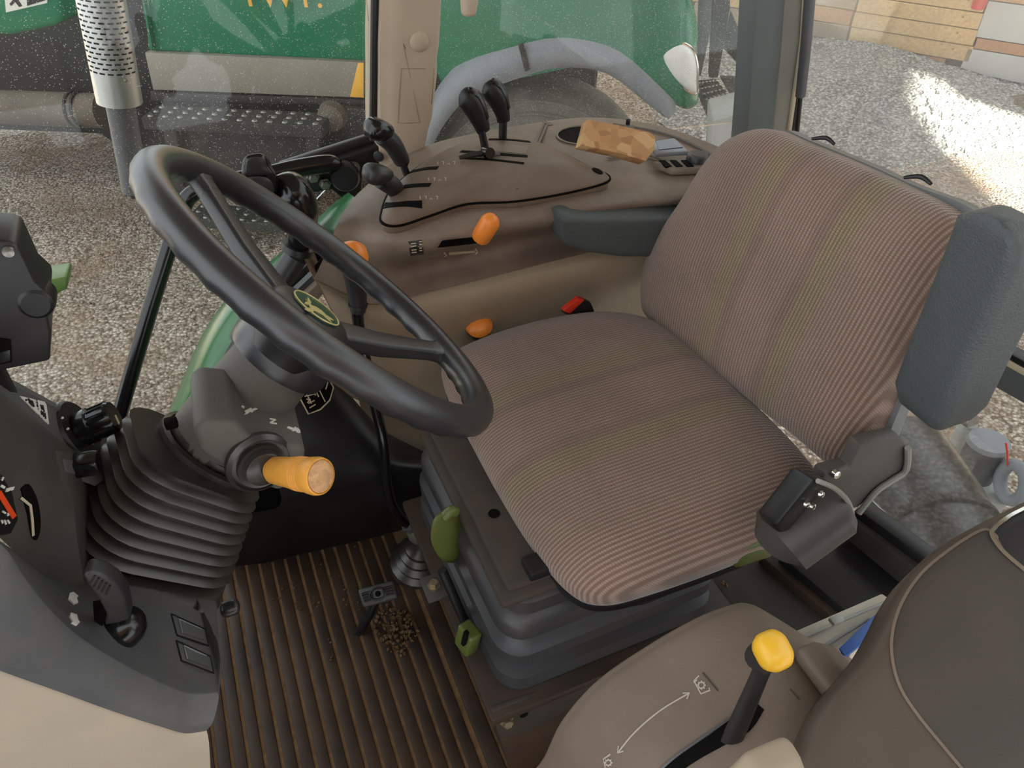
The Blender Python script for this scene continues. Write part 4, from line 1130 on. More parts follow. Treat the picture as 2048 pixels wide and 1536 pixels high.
ob('badge_ring', tube([hc + SN * 0.0024 + (ST * math.cos(t) + SB * math.sin(t)) * 0.0268 for t in [i * math.pi / 24 for i in range(48)]], 0.0009, 6, closed=True), 'gold', bdg)
def badge_poly(q): return prism([at(a_, b_, pl=(hc + SN * 0.0032, SN)) for a_, b_ in q], -SN * 0.0008)
deer = [[(617, 607), (623, 610), (632, 613), (644, 621), (653, 630), (664, 645), (654, 637), (645, 629), (634, 623), (626, 620), (620, 615)],
        [(627, 619), (617, 615), (610, 617), (618, 622), (627, 624)], [(619, 606), (611, 597), (616, 601), (616, 593), (623, 605)],
        [(616, 609), (609, 606), (612, 603), (620, 604), (623, 610)], [(648, 628), (655, 631), (668, 640), (658, 638)]]
ob('badge_emblem', join(*[badge_poly(q) for q in deer]), 'gold', bdg, smooth=False)

cl_ = empty('steering_column', sl_(0, 0, -0.45), 'steering column with pleated rubber gaiter and grey shifter housing', 'steering column')
ob('column_neck', lathe([(0.036, -0.03), (0.043, -0.042), (0.047, -0.066), (0.048, -0.075)], SO, SN, 36, caps=True), 'shroud', cl_)
ob('neck_collar', lathe([(0.050, -0.066), (0.0545, -0.069), (0.0555, -0.090), (0.0535, -0.097), (0.046, -0.10)], SO, SN, 36), 'rim', cl_)
ob('neck_lug', box(sl_(-0.052, 0.03, -0.055), (0.03, 0.026, 0.03), basis(ST, SB, SN)), 'softblack', cl_, bevel=0.005)
ob('neck_block', box(sl_(0.012, -0.045, -0.064), (0.04, 0.012, 0.022), basis(ST, SB, SN)), 'softblack', cl_, bevel=0.004)
ys = 0.575
sp = ats([(452, 742), (474, 846), (505, 878), (600, 896), (613, 902), (606, 948), (560, 986), (478, 958), (398, 905), (386, 862), (408, 842), (440, 760)], y=ys)
sh_o = ob('shift_housing', prism([sp[1], sp[2], sp[3], sp[4], sp[5], sp[6], sp[7], sp[8], sp[9], sp[10]], at(586, 792, y=ys + 0.095) - sp[4]), 'shroud', cl_, bevel=0.010, seg=4)
ob('column_tube', lathe([(0.044, -0.095), (0.048, -0.17), (0.046, -0.30)], SO, SN, 30), 'shroud', cl_)
# symbols: forward tractor, N, reverse tractor
sks = Skin(sh_o)
def tractor_icon(px, py, s, flip):
    f = -1 if flip else 1
    P = []
    for poly in ([(-14, -7), (-2, -3), (0, -6), (4, -4), (12, 0), (10, 3), (14, 8), (6, 6), (2, 2), (-4, 3), (-6, 0), (-16, -4)],):
        P.append(sks.poly([(px + a * s * f, py + b * s) for a, b in (poly if not flip else poly[::-1])], 0.0009))
    P.append(sks.poly([(px + f * 14 * s, py + f * 5 * s), (px + f * 19 * s, py + f * 8 * s), (px + f * 18 * s, py + f * 11 * s), (px + f * 13 * s, py + f * 8 * s)], 0.0009))
    return join(*P)
ob('tractor_symbol', tractor_icon(501, 822, 1.0, True), 'white', sh_o, smooth=False)
ob('tractor_symbol', tractor_icon(589, 860, 0.95, False), 'white', sh_o, smooth=False)
ob('neutral_letter', join(*[sks.strip(q, 0.0015, 0.0009) for q in ([(539, 838), (551, 840)], [(551, 840), (540, 846)], [(540, 846), (553, 848)])]), 'white', sh_o, smooth=False)
# shifter with amber knob
l0 = at(518, 925, y=ys - 0.002)
lb_ = at(545, 940, y=0.555); le = at(641, 953, y=0.505); ld_ = (le - lb_).normalized()
for rr, h in ((0.030, 0.003), (0.024, 0.009), (0.018, 0.015)):
    pass
ob('shift_boot', lathe([(0.033, -0.004), (0.033, 0.002), (0.029, 0.006), (0.029, 0.002), (0.024, 0.003), (0.024, 0.009), (0.019, 0.008), (0.018, 0.015), (0.012, 0.018), (0.0, 0.018)], l0, Vector((0.25, -0.95, 0.12)), 30), 'boot', cl_)
ob('shift_stem', tube([l0, l0.lerp(lb_, 0.6), lb_ + ld_ * 0.01], [0.012, 0.0095, 0.009], 14), 'softblack', cl_)
kl = (le - lb_).length
prof = [(0.0, -0.002), (0.010, -0.002), (0.0135, 0.004), (0.0150, kl * 0.4), (0.0168, kl * 0.58)]
for i in range(4): prof += [(0.0168, kl * (0.60 + i * 0.045)), (0.0158, kl * (0.612 + i * 0.045)), (0.0158, kl * (0.625 + i * 0.045)), (0.0168, kl * (0.637 + i * 0.045))]
prof += [(0.0176, kl * 0.84), (0.0182, kl * 0.94), (0.0174, kl), (0.016, kl + 0.001), (0.0155, kl - 0.0005), (0.0, kl + 0.0005)]
kn = ob('shift_knob', lathe(prof, lb_, ld_, 32), 'amber', cl_, label='amber ribbed shifter knob')
ob('knob_end', lathe([(0.0, 0.0022), (0.010, 0.002), (0.0152, 0.0006)], le, ld_, 24), 'amberend', kn)

# pleated gaiter
def quadring(N, R, F3, rad, scale=1.0):
    Fr = R + (F3 - N); c = (N + R + F3 + Fr) / 4; out = []
    for u, v in rrect(2, 2, rad, 5):
        s, t = (u + 1) / 2, (v + 1) / 2
        p = N.lerp(R, s).lerp(F3.lerp(Fr, s), t)
        out.append(c + (p - c) * scale)
    return out
NT_, NB = (286, 930), (166, 1130); RT, RB = (532, 1022), (482, 1190)
YT, YB = 0.590, 0.565
K = 8; gring = []
for k in range(K + 1):
    t = k / K
    N = at(NT_[0] + (NB[0] - NT_[0]) * t, NT_[1] + (NB[1] - NT_[1]) * t, y=YT + (YB - YT) * t)
    R = at(RT[0] + (RB[0] - RT[0]) * t, RT[1] + (RB[1] - RT[1]) * t, y=YT + (YB - YT) * t)
    F3 = N + Vector((-0.012 - 0.006 * t, 0.105 + 0.04 * t, 0.004))
    if k == 0:
        gring += [quadring(N, R, F3, 0.55, 0.90), quadring(N, R, F3, 0.55, 0.985)]
        top_c = (N, R, F3)
    gring.append(quadring(N, R, F3, 0.55, 1.0))
    if k < K:
        for tt, sc in (((k + 0.10) / K, 0.975), ((k + 0.22) / K, 0.82), ((k + 0.34) / K, 0.815), ((k + 0.62) / K, 0.90), ((k + 0.90) / K, 0.985)):
            N2 = at(NT_[0] + (NB[0] - NT_[0]) * tt, NT_[1] + (NB[1] - NT_[1]) * tt, y=YT + (YB - YT) * tt)
            R2 = at(RT[0] + (RB[0] - RT[0]) * tt, RT[1] + (RB[1] - RT[1]) * tt, y=YT + (YB - YT) * tt)
            F2 = N2 + Vector((-0.012 - 0.006 * tt, 0.105 + 0.04 * tt, 0.004))
            gring.append(quadring(N2, R2, F2, 0.55, sc))
ob('gaiter', loft(gring), 'boot', cl_, sharp=75)
N, R, F3 = top_c; Fr = R + (F3 - N)
gn = (R - N).cross(F3 - N).normalized()
if gn.z < 0: gn = -gn
gc = at(428, 905, pl=(N, gn))
ou, ov = (R - N).normalized(), gn.cross((R - N).normalized())
def oval_ring(a, b, h): return [gc + gn * h + ou * a * math.cos(2 * math.pi * i / 32) + ov * b * math.sin(2 * math.pi * i / 32) for i in range(32)]
ob('gaiter_collar', loft([oval_ring(0.066, 0.056, -0.004), oval_ring(0.066, 0.056, 0.006), oval_ring(0.061, 0.051, 0.008), oval_ring(0.061, 0.051, 0.003), oval_ring(0.056, 0.046, 0.004), oval_ring(0.056, 0.046, 0.014), oval_ring(0.048, 0.04, 0.016)]), 'boot', cl_)
ob('gaiter_flange', loft([quadring(at(150, 1168, y=0.552), at(452, 1238, y=0.552), at(150, 1168, y=0.552) + Vector((-.01, .17, 0)), 0.4, 1.0), quadring(at(154, 1158, y=0.556), at(456, 1226, y=0.556), at(154, 1158, y=0.556) + Vector((-.01, .17, 0)), 0.4, 0.99), quadring(at(170, 1146, y=0.566), at(466, 1206, y=0.566), at(170, 1146, y=0.566) + Vector((-.01, .16, 0)), 0.4, 0.97)]), 'boot', cl_)
ob('gaiter_foot', box(at(460, 1216, y=0.575), (0.022, 0.02, 0.014)), 'rim', cl_, bevel=0.008, seg=3)
ob('cable_tie', box(at(342, 846, y=0.62), (0.012, 0.01, 0.01)), 'void', cl_, bevel=0.002)

# ------------------------------------------------------------------ dash
ds = empty('dashboard', (-0.25, 0.48, 0.3), 'slate grey dashboard over a cream lower cowl, at the left edge', 'dashboard')
yn = 0.42
edge_b = [(-120, 1296), (10, 1345), (120, 1384), (230, 1424), (330, 1456), (388, 1470), (411, 1462)]
edge_t = [(-120, 1030), (0, 1098), (60, 1180), (140, 1266), (235, 1330), (330, 1378), (400, 1400), (438, 1393)]
def re(P, n): 
    Q = crom([Vector((a, b, 0)) for a, b in P], 10); L = [0]
    for i in range(1, len(Q)): L.append(L[-1] + (Q[i] - Q[i - 1]).length)
    out = []
    for k in range(n):
        t = L[-1] * k / (n - 1); i = 0
        while i < len(Q) - 2 and L[i + 1] < t: i += 1
        u = (t - L[i]) / max(1e-6, L[i + 1] - L[i]); p = Q[i].lerp(Q[i + 1], u); out.append((p.x, p.y))
    return out
n_ = 14
eb, et = re(edge_b, n_), re(edge_t, n_)
low = [at(*p, y=yn) for p in eb]; mid_ = [at(*p, y=yn + 0.012) for p in et]
top_px = [(-120, 1012), (-20, 1070), (35, 1106), (87, 1146), (146, 1172), (200, 1164), (330, 1190), (400, 1224), (428, 1240)]
tp = re(top_px, n_)
topr = [at(*p, y=yn + 0.125) for p in tp]
shoulder = [m.lerp(t, 0.10) + Vector((0, 0.0, 0.004)) for m, t in zip(mid_, topr)]
low2 = [l.lerp(m, 0.5) + Vector((0, -0.008, 0)) for l, m in zip(low, mid_)]
def ext(r): return [r[0] + Vector((-k_, 0.0, 0.0)) for k_ in (0.30, 0.15, 0.06, 0.025)] + list(r)
up_o = ob('dash_hood', grid([ext(r) for r in (low, low2, mid_, shoulder, [s.lerp(t, 0.55) for s, t in zip(shoulder, topr)], topr)], 3, 6), 'dash', ds, sharp=180, fixn=False)
# rear end cap of the hood
endr = [low[-1], low2[-1], mid_[-1], shoulder[-1], topr[-1]]
ob('hood_end', grid([endr, [p + Vector((0.004, 0.06, -0.01)) for p in endr], [p + Vector((-0.02, 0.16, -0.02)) for p in endr]], 4, 4), 'dash', ds, sharp=180, fixn=False)
lowc = [l + Vector((-0.004, 0.006, -0.001)) for l in low]
cw2 = [Vector((l.x - 0.002, yn - 0.002, l.z - 0.02)) for l in low]
cw3 = [Vector((l.x - 0.03 - 0.02 * i / n_, yn + 0.0, l.z - 0.22)) for i, l in enumerate(low)]
ob('lower_cowl', grid([ext(lowc), ext(cw2), ext(cw3)], 3, 6), 'cowl', ds, sharp=180, fixn=False)
endc = [lowc[-1], cw2[-1], cw3[-1]]
ob('cowl_end', grid([endc, [p + Vector((-0.01, 0.1, -0.01)) for p in endc], [p + Vector((-0.05, 0.3, -0.02)) for p in endc]], 4, 4), 'cowl', ds, sharp=180, fixn=False)
ob('dash_core', box((-0.50, 0.62, 0.24), (0.30, 0.22, 0.46)), 'black', ds, bevel=0.02)
# inner binnacle: side wall, instrument face, top ledge
bi = [[at(-120, 1000, y=0.50), at(-30, 1050, y=0.52), at(60, 1130, y=0.535), at(130, 1170, y=0.545), at(170, 1180, y=0.55)],
      [at(-120, 870, y=0.50), at(-30, 910, y=0.53), at(40, 960, y=0.55), at(100, 1010, y=0.56), at(150, 1040, y=0.57)],
      [at(-120, 760, y=0.52), at(-30, 790, y=0.56), at(30, 830, y=0.58), at(85, 880, y=0.60), at(150, 930, y=0.62)],
      [at(-120, 730, y=0.54), at(-30, 762, y=0.58), at(60, 830, y=0.62), at(120, 880, y=0.64), at(195, 930, y=0.66)]]
inst = ob('instrument_face', grid([ext(r) for r in bi], 6, 6), 'inst', ds, sharp=180, fixn=False)
lg = [[at(-120, 700, y=0.60), at(-20, 750, y=0.63), at(60, 787, y=0.66), at(140, 829, y=0.69), at(240, 884, y=0.72)],
      [at(-120, 760, y=0.57), at(-20, 806, y=0.59), at(50, 850, y=0.61), at(120, 905, y=0.63), at(215, 948, y=0.65)],
      [at(-120, 800, y=0.55), at(-20, 840, y=0.57), at(40, 880, y=0.59), at(100, 935, y=0.61), at(190, 972, y=0.63)]]
ledge = ob('top_ledge', grid([ext(r) for r in lg], 6, 6), 'dash', ds, sharp=180, fixn=False)
ob('ledge_back', prism([lg[0][0], lg[0][2], lg[0][4], lg[0][4] + Vector((-.02, .03, -.25)), lg[0][0] + Vector((-.02, .03, -.25))], (-0.01, 0.02, 0)), 'dash', ds, smooth=False)
ob('inner_cheek', grid([[at(85, 905, y=0.60), at(140, 905, y=0.62), at(190, 945, y=0.68)], [at(95, 1010, y=0.57), at(150, 1010, y=0.585), at(190, 1010, y=0.66)], [at(100, 1180, y=0.55), at(160, 1190, y=0.555), at(200, 1180, y=0.60)]], 5, 5), 'inst', ds, sharp=180, fixn=False)
skd = Skin(ledge)
tri = ob('warning_sticker', skd.poly([(39, 793), (87, 804), (91, 810), (96, 849)], 0.001, 2), 'white', ds, smooth=False, label='white triangular safety sticker')
skt = Skin(tri)
ob('sticker_pictogram', join(*[skt.strip(q, 0.0024, 0.0012) for q in ([(55, 799), (62, 805)], [(57, 804), (65, 812)], [(62, 802), (66, 814)], [(50, 799), (52, 802)])] + [skt.strip(q, 0.0010, 0.0012) for q in ([(80, 810), (83, 820)], [(84, 811), (87, 824)], [(84, 824), (86, 834)], [(88, 826), (90, 838)], [(81, 822), (82, 830)])]), 'black', tri, smooth=False)
def hs_(a_, b_): q_, m_ = skt.hit(a_, b_); return q_ + m_ * 0.0012
text('sticker_word', 'SAFETY', hs_(78, 831), hs_(70, 806) - hs_(78, 831), hs_(60, 822) - hs_(76, 826), 0.0056, M['black'], tri, 0.0006)
l, n = skd.hit(155, 862)
dial = ob('dial_plate', lathe([(0.0, 0.004), (0.031, 0.004), (0.033, 0.002), (0.0335, 0.0)], l, n, 36), 'black', ds)
ka = at(176, 838, y=0.625)
kd_ = (ka - l).normalized()
kd_ = (n + Vector((0.25, 0, 0.0))).normalized()
kb = ob('rotary_knob', lathe([(0.018, 0.0), (0.0185, 0.012), (0.016, 0.014), (0.0165, 0.032), (0.0150, 0.035), (0.0, 0.035)], l + n * 0.004, kd_, 30), 'gloss', ds, label='ridged black rotary knob with cream pointer')
fl = []
u, v, w = frame(kd_)
for i in range(16):
    a = 2 * math.pi * i / 16; fl.append(box(l + n * 0.004 + kd_ * 0.023 + (u * math.cos(a) + v * math.sin(a)) * 0.0163, (0.002, 0.0028, 0.017), basis(u * math.cos(a) + v * math.sin(a), -u * math.sin(a) + v * math.cos(a), kd_)))
ob('knob_flutes', join(*fl), 'gloss', kb, smooth=False, kind='stuff')
tp0 = l + n * 0.004 + kd_ * 0.0356
ob('knob_pointer', tube([tp0 + u * 0.012 * math.cos(0.9) + v * 0.012 * math.sin(0.9) - kd_ * 0.004, tp0 + u * 0.009 * math.cos(0.9) + v * 0.009 * math.sin(0.9), tp0], 0.0011, 6), 'cream', kb)
skp = Skin(dial)
ob('dial_marks', join(*[skp.poly(arc(c, 2.4, 0, 330, 9), 0.0008) for c in ((124, 836), (135, 858), (160, 878))] + [skp.strip([(170, 880), (174, 884), (172, 889), (168, 886), (170, 880)], 0.0012, 0.0008), skp.strip([(178, 880), (184, 882), (186, 888), (178, 886)], 0.0012, 0.0008)]), 'white', dial, smooth=False)
skc = Skin(bpy.data.objects['inner_cheek'])
l, n = skc.hit(150, 932)
ob('toggle_bezel', skc.poly([(122, 918), (160, 922), (172, 946), (160, 952), (128, 944)], 0.001, 2), 'dash', ds, smooth=False)
ob('toggle_switch', box(l + n * 0.010, (0.02, 0.018, 0.022), basis(*frame(n))), 'gloss', ds, bevel=0.003)
# gauge: dark window, scale, needle
ski = Skin(inst)
gw = ob('gauge_window', ski.poly([(-60, 955), (0, 948), (22, 985), (34, 1038), (20, 1066), (-60, 1080)], 0.001, 4), 'black', inst, smooth=False)
ob('gauge_strip', ski.poly(crom_px([(40, 978), (56, 968), (74, 1002), (80, 1050), (73, 1078), (62, 1072), (54, 1030)], 3), 0.0011), 'void', inst, smooth=False)
skg = Skin(gw)
ob('gauge_needle', skg.strip([(-4, 984), (12, 1010), (27, 1034)], 0.0042, 0.0012), 'needle', gw, smooth=False)
ob('gauge_scale', join(*[skg.strip(q, w, 0.001) for q, w in (([(11, 980), (22, 973)], .003), ([(13, 1029), (24, 1023)], .003), ([(2, 1040), (4, 1046)], .0015), ([(8, 1040), (11, 1048)], .0015), ([(14, 1040), (18, 1046)], .0015), ([(3, 957), (5, 957.5)], .003), ([(1, 971), (8, 975)], .002), ([(4, 1022), (10, 1026)], .0015))]), 'white', gw, smooth=False)
ob('strip_line', ski.strip([(39, 995), (58, 1010), (62, 1040), (64, 1070)], 0.0022, 0.002), 'cream', inst, smooth=False)
# turn signal lever, arrows, blank switches
skh = Skin(up_o)
tl_ = empty('signal_lever', at(235, 1260, y=0.48), 'curved glossy black indicator lever beside two white arrows', 'lever')
ta_ = [at(236, 1262, y=0.462), at(240, 1225, y=0.455), at(222, 1188, y=0.455), at(196, 1164, y=0.46), at(172, 1148, y=0.465)]
lbp, lbn = skh.hit(240, 1260)
ob('lever_ball', lathe([(0.0, 0.0225), (0.008, 0.0215), (0.0145, 0.017), (0.0185, 0.010), (0.0195, 0.002), (0.019, -0.004)], lbp, lbn, 28), 'gloss', tl_)
sg = ob('lever_blade', prism(ats([(164, 1150), (176, 1144), (204, 1150), (230, 1166), (250, 1194), (259, 1240), (232, 1248), (208, 1252), (212, 1230), (196, 1198), (176, 1172)], y=0.452), (0.004, 0.014, 0.0)), 'softblack', tl_, bevel=0.004, seg=3)
ob('lever_pivot_gap', prism(ats([(186, 1210), (204, 1206), (214, 1230), (204, 1254), (188, 1240)], y=0.47), (0.0, 0.004, 0.0)), 'void', tl_, smooth=False)
sks2 = Skin(sg)
ob('grip_ridges', join(*[sks2.strip([(190 + i * 7.5, 1150 + i * 5), (180 + i * 8, 1168 + i * 5)], 0.0016, 0.001) for i in range(5)]), 'gloss', sg, smooth=False)
ob('arrow_mark', skh.poly([(135, 1199), (138, 1188), (146, 1186), (156, 1194), (152, 1197), (155, 1207), (147, 1210), (140, 1203)], 0.0012), 'white', ds, smooth=False)
ob('arrow_mark', skh.poly([(138, 1234), (140, 1227), (152, 1231), (155, 1243), (158, 1246), (152, 1252), (141, 1247), (144, 1244)], 0.0012), 'white', ds, smooth=False)
for q in ([(342, 1229), (409, 1259), (416, 1292), (353, 1271)], [(352, 1282), (420, 1314), (427, 1347), (362, 1322)]):
    bz = ob('blank_switch', skh.poly(q, 0.0006, 3), 'dash', ds)
    ob('switch_groove', skh.strip(q + [q[0]], 0.0016, 0.001), 'black', bz, smooth=False)
    c = (sum(a for a, b in q) / 4, sum(b for a, b in q) / 4)
    q2 = [(c[0] + (a - c[0]) * 0.68 + 1, c[1] + (b - c[1]) * 0.66) for a, b in q]
    ob('switch_cap', skh.poly(q2, 0.0022, 3), 'dash', bz)
    ob('cap_line', skh.strip([q2[3], q2[0], q2[1]], 0.0012, 0.0022), 'fender', bz, smooth=False)

# black monitor housing and green bar at the left edge
mo = empty('monitor_housing', at(40, 620, y=0.62), 'black plastic housing with a round boss at the left edge', 'housing')
mp = [(-140, 470), (22, 484), (36, 492), (70, 565), (98, 590), (100, 602), (93, 625), (102, 665), (100, 722), (-140, 772)]
ob('housing_body', prism(ats(mp, y=0.60), (0, 0.05, 0.0)), 'softblack', mo, bevel=0.008, seg=3)
ob('round_boss', lathe([(0.0, 0.003), (0.010, 0.003), (0.0125, 0.001), (0.0135, -0.004), (0.0135, -0.02)], at(72, 607, y=0.60), (0, -1, 0.1), 28), 'black', mo)
ob('housing_screw', lathe([(0.0, 0.001), (0.004, 0.002), (0.0045, 0)], at(17, 503, y=0.599), (0, -1, 0), 14), 'steel', mo)
ob('cable_slot', prism(ats([(-30, 672), (22, 680), (24, 724), (-30, 736)], y=0.599), (0, 0.002, 0)), 'void', mo, smooth=False)
ob('socket_frame', prism(ats([(0, 706), (20, 700), (21, 722), (0, 728)], y=0.5985), (0, 0.002, 0)), 'rim', mo, bevel=0.0005)
ob('housing_stem', tube([at(-60, 700, y=0.64), at(-60, 700, y=0.64) + Vector((-0.02, 0.02, -0.35))], 0.018, 12), 'black', mo)
gbb = empty('green_bracket', at(100, 575, y=0.85), 'bright green bracket end behind the black housing', 'bracket')
ob('bracket_bar', prism(ats([(-40, 570), (72, 566), (130, 554), (135, 558), (134, 578), (98, 596), (-40, 620)], y=0.80), (0, 0.05, -0.01)), 'leaf', gbb, bevel=0.005, seg=3)
# ------------------------------------------------------------------ driver's seat
se = empty('driver_seat', (0.42, 0.65, 0.0), 'brown corduroy driver seat with olive bands on a pleated suspension base', 'seat')
M['cloth'] = fabric('corduroy_cloth', 0.65, [(0.742, 0.716), (0.592, 0.618)])
M['cloth_back'] = fabric('corduroy_back_cloth', 0.65, [(0.708, 0.682), (0.566, 0.592)])
co_ = [(0.243, 0.73), (0.245, 0.83), (0.262, 0.895), (0.33, 0.922), (0.45, 0.928), (0.56, 0.905), (0.628, 0.84), (0.645, 0.72), (0.65, 0.6), (0.648, 0.50), (0.63, 0.435), (0.57, 0.408), (0.47, 0.405), (0.36, 0.408), (0.292, 0.418), (0.262, 0.452), (0.248, 0.53), (0.243, 0.63)]
def cdish(p, f):
    u = (p.y - 0.665) / 0.255; v = (p.x - 0.24) / 0.4
    return 0.012 * max(0, abs(u) - 0.55) / 0.45 * (1 - f ** 6) + 0.010 * (v - 0.35) * (1 - f ** 6)
cush = ob('seat_cushion', pillow([Vector((a, b, 0.452)) for a, b in co_], (0, 0, 1), 0.052, 4.5, 1.7, drop=0.03, inset=0.97, rings=22, n=8, dish=cdish), 'cloth', se, sharp=180)
ob('cushion_trim', pillow([Vector((0.43 + (a - 0.43) * 0.985, 0.65 + (b - 0.65) * 0.985, 0.426)) for a, b in co_], (0, 0, 1), 0.004, 8, 2, drop=0.022, inset=0.9, rings=6, n=6), 'black', se)
tb = math.radians(13); BU = Vector((math.sin(tb), 0, math.cos(tb))); BN = Vector((-math.cos(tb), 0, math.sin(tb)))
BP = Vector((0.635, 0.65, 0.5))
bo_px = [(1289, 612), (1296, 530), (1330, 462), (1374, 396), (1418, 324), (1462, 278), (1528, 257), (1590, 280), (1700, 326), (1800, 372), (1878, 412), (1916, 448), (1918, 510), (1884, 590), (1838, 668), (1790, 748), (1758, 820), (1730, 890), (1706, 932), (1672, 934), (1600, 876), (1530, 822), (1450, 756), (1370, 694), (1318, 652)]
bo = [at(*p, pl=(BP, BN)) for p in bo_px]
def bdish(p, f):
    u = (p.y - 0.65) / 0.22; h = (p - BP).dot(BU)
    return (0.016 * max(0, abs(u) - 0.4) / 0.6 - 0.012 * max(0, (0.12 - h)) / 0.12) * (1 - f ** 6)
ob('backrest', pillow(bo, BN, 0.040, 5, 1.8, drop=0.055, inset=0.97, rings=20, n=6, dish=bdish), 'cloth_back', se, sharp=180)
bc_ = sum(bo, Vector()) / len(bo)
shell_o = [bc_ + (p - bc_) * (1.005 + (0.03 if p.y < 0.55 else 0.0)) - BN * 0.045 for p in bo]
ob('back_shell', pillow(shell_o, -BN, 0.03, 3.5, 2, drop=0.018, inset=1.0, rings=8, n=6), 'shell', se)
for p in ((1638, 286), (1826, 366)):
    q = at(p[0], p[1] + 7, pl=(BP - BN * 0.022, BN))
    ob('cover_clip', tube([q + Vector((0.0, 0.016, 0.004)), q + Vector((0.012, 0.004, 0.008)), q + Vector((0.012, -0.012, 0.006))], [0.002, 0.003, 0.002], 8, 4), 'black', se)
# armrests: right one lowered, left one folded up
def armrest(rings, lab):
    return ob('armrest', loft(rings), 'arm', se, sharp=50, bevel=0.0, label=lab)
def arm_ring(c, u, v, w, h, r): return [c + u * a + v * b for a, b in rrect(w, h, r, 4)]
Y_, Z_ = Vector((0, 1, 0)), Vector((0, 0, 1))
f0 = at(1119, 450, y=0.885); f1 = at(1250, 476, y=0.885); 
R_ = []
for px, pt, pb, w, r in ((1124, 438, 470, 0.036, 0.008), (1126, 434, 484, 0.044, 0.012), (1140, 434, 496, 0.050, 0.012), (1180, 438, 508, 0.054, 0.012), (1250, 440, 517, 0.056, 0.012), (1330, 440, 517, 0.058, 0.012), (1420, 440, 512, 0.058, 0.012), (1480, 440, 505, 0.055, 0.012)):
    a = at(px, pt, y=0.885); b = at(px, pb, y=0.885); a.x = b.x = (a.x + b.x) / 2
    c = (a + b) / 2 + Y_ * w * 0.5
    R_.append(arm_ring(c, Y_, Z_, w, (a - b).length, min(r, (a - b).length * 0.4)))
armrest(R_, 'right armrest folded down over the console edge')
R_ = []
for px, py, k, w1, w2 in ((1884, 886, 0.55, 0.064, 0.064), (1873, 874, 0.85, 0.068, 0.068), (1884, 846, 1.0, 0.070, 0.070), (1930, 742, 1.0, 0.070, 0.070), (1982, 632, 1.0, 0.070, 0.070), (2024, 540, 1.0, 0.068, 0.070), (2034, 508, 0.9, 0.07, 0.074), (2028, 490, 0.6, 0.06, 0.07), (2020, 484, 0.3, 0.06, 0.07)):
    e0 = at(px, py, y=0.335); c = e0 + Vector((w1 / 2, w2 / 2, 0))
    R_.append([c + Vector((a, b, 0)) * k for a, b in rrect(w1, w2, 0.012, 4)])
armrest(R_, 'left armrest folded upright beside the backrest')
ob('recliner_bracket', prism(ats([(1722, 890), (1800, 872), (1818, 896), (1812, 940), (1756, 982), (1716, 1018), (1676, 1022), (1640, 985), (1650, 948), (1700, 935)], y=0.40), (0, 0.02, 0)), 'bracket', se, bevel=0.005)
ob('bracket_rim', tube(ats([(1816, 896), (1812, 940), (1786, 960), (1752, 984), (1718, 1026)], y=0.396), 0.004, 8, 4), 'postlit', se)
ob('bracket_bolt', lathe([(0.0, 0.006), (0.005, 0.005), (0.006, 0)], at(1669, 946, y=0.398), (0, -1, 0.2), 12), 'chrome', se)
# belt retractor under the near rear corner
rt = at(1622, 1042, y=0.365)
ob('belt_retractor', tube([at(1556, 1088, y=0.372), at(1562, 1080, y=0.372), at(1660, 1008, y=0.372), at(1672, 1000, y=0.372)], [0.030, 0.041, 0.041, 0.034], 28, 1, flat=0.95), 'retract', se)
ob('retractor_frame', prism(ats([(1552, 1052), (1628, 958), (1648, 966), (1640, 992), (1580, 1062), (1560, 1068)], y=0.355), (0, 0.03, -0.01)), 'black', se, bevel=0.004)
ob('retractor_rim', tube(ats([(1636, 962), (1668, 976), (1694, 1000), (1704, 1026), (1700, 1046), (1660, 1082), (1620, 1112)], y=0.352), 0.0028, 8, 4), 'postlit', se)
for p in ((1612, 1008), (1624, 1012), (1641, 988)):
    ob('spring_pin', lathe([(0, 0.004), (0.003, 0.003), (0.004, 0)], at(*p, y=0.352), (0.2, -1, 0.4), 10), 'chrome', se)
# suspension base: pleated cover on a plate
def susp_ring(t, sc=1.0):
    # near-front, near-rear, far-front corners
    z = 0.415 - 0.165 * t
    nf = Vector((0.185, 0.455, z)); nr = Vector((0.505, 0.455, z)); ff = Vector((0.180, 0.81, z))
    return quadring(nf, nr, ff, 0.22, sc)
sr = []
for t, s in ((0.0, 0.90), (0.02, 0.93), (0.16, 0.93), (0.19, 0.98), (0.24, 1.0), (0.36, 1.0), (0.41, 0.93), (0.47, 0.94), (0.53, 1.03), (0.66, 1.03), (0.70, 0.95), (0.80, 0.96), (0.84, 1.04), (0.98, 1.05), (1.0, 1.0)):
    sr.append(susp_ring(t, s))
ob('suspension_gaiter', loft(sr), 'susp', se, sharp=55)
ob('slide_tray', box((0.335, 0.635, 0.424), (0.27, 0.30, 0.012)), 'susptop', se, bevel=0.006)
ob('slide_tray_step', box((0.335, 0.635, 0.416), (0.295, 0.325, 0.012)), 'susptop', se, bevel=0.005)
ob('slide_rail', box((0.38, 0.50, 0.434), (0.30, 0.03, 0.016)), 'black', se, bevel=0.003)
ob('slide_rail', box((0.38, 0.77, 0.434), (0.30, 0.03, 0.016)), 'black', se, bevel=0.003)
ob('tray_hole', lathe([(0, 0.001), (0.007, 0.001), (0.008, 0)], at(988, 1027, z=0.431), (0, 0, 1), 16), 'void', se)
ob('base_plate', box((0.345, 0.625, 0.240), (0.385, 0.40, 0.016)), 'floorbrown', se, bevel=0.003)
ob('base_riser', prism([Vector((0.160, 0.445, 0.235)), Vector((0.53, 0.445, 0.235)), Vector((0.54, 0.445, 0.0)), Vector((0.19, 0.445, 0.0))], (0, 0.36, 0)), 'floorbrown', se, smooth=False)
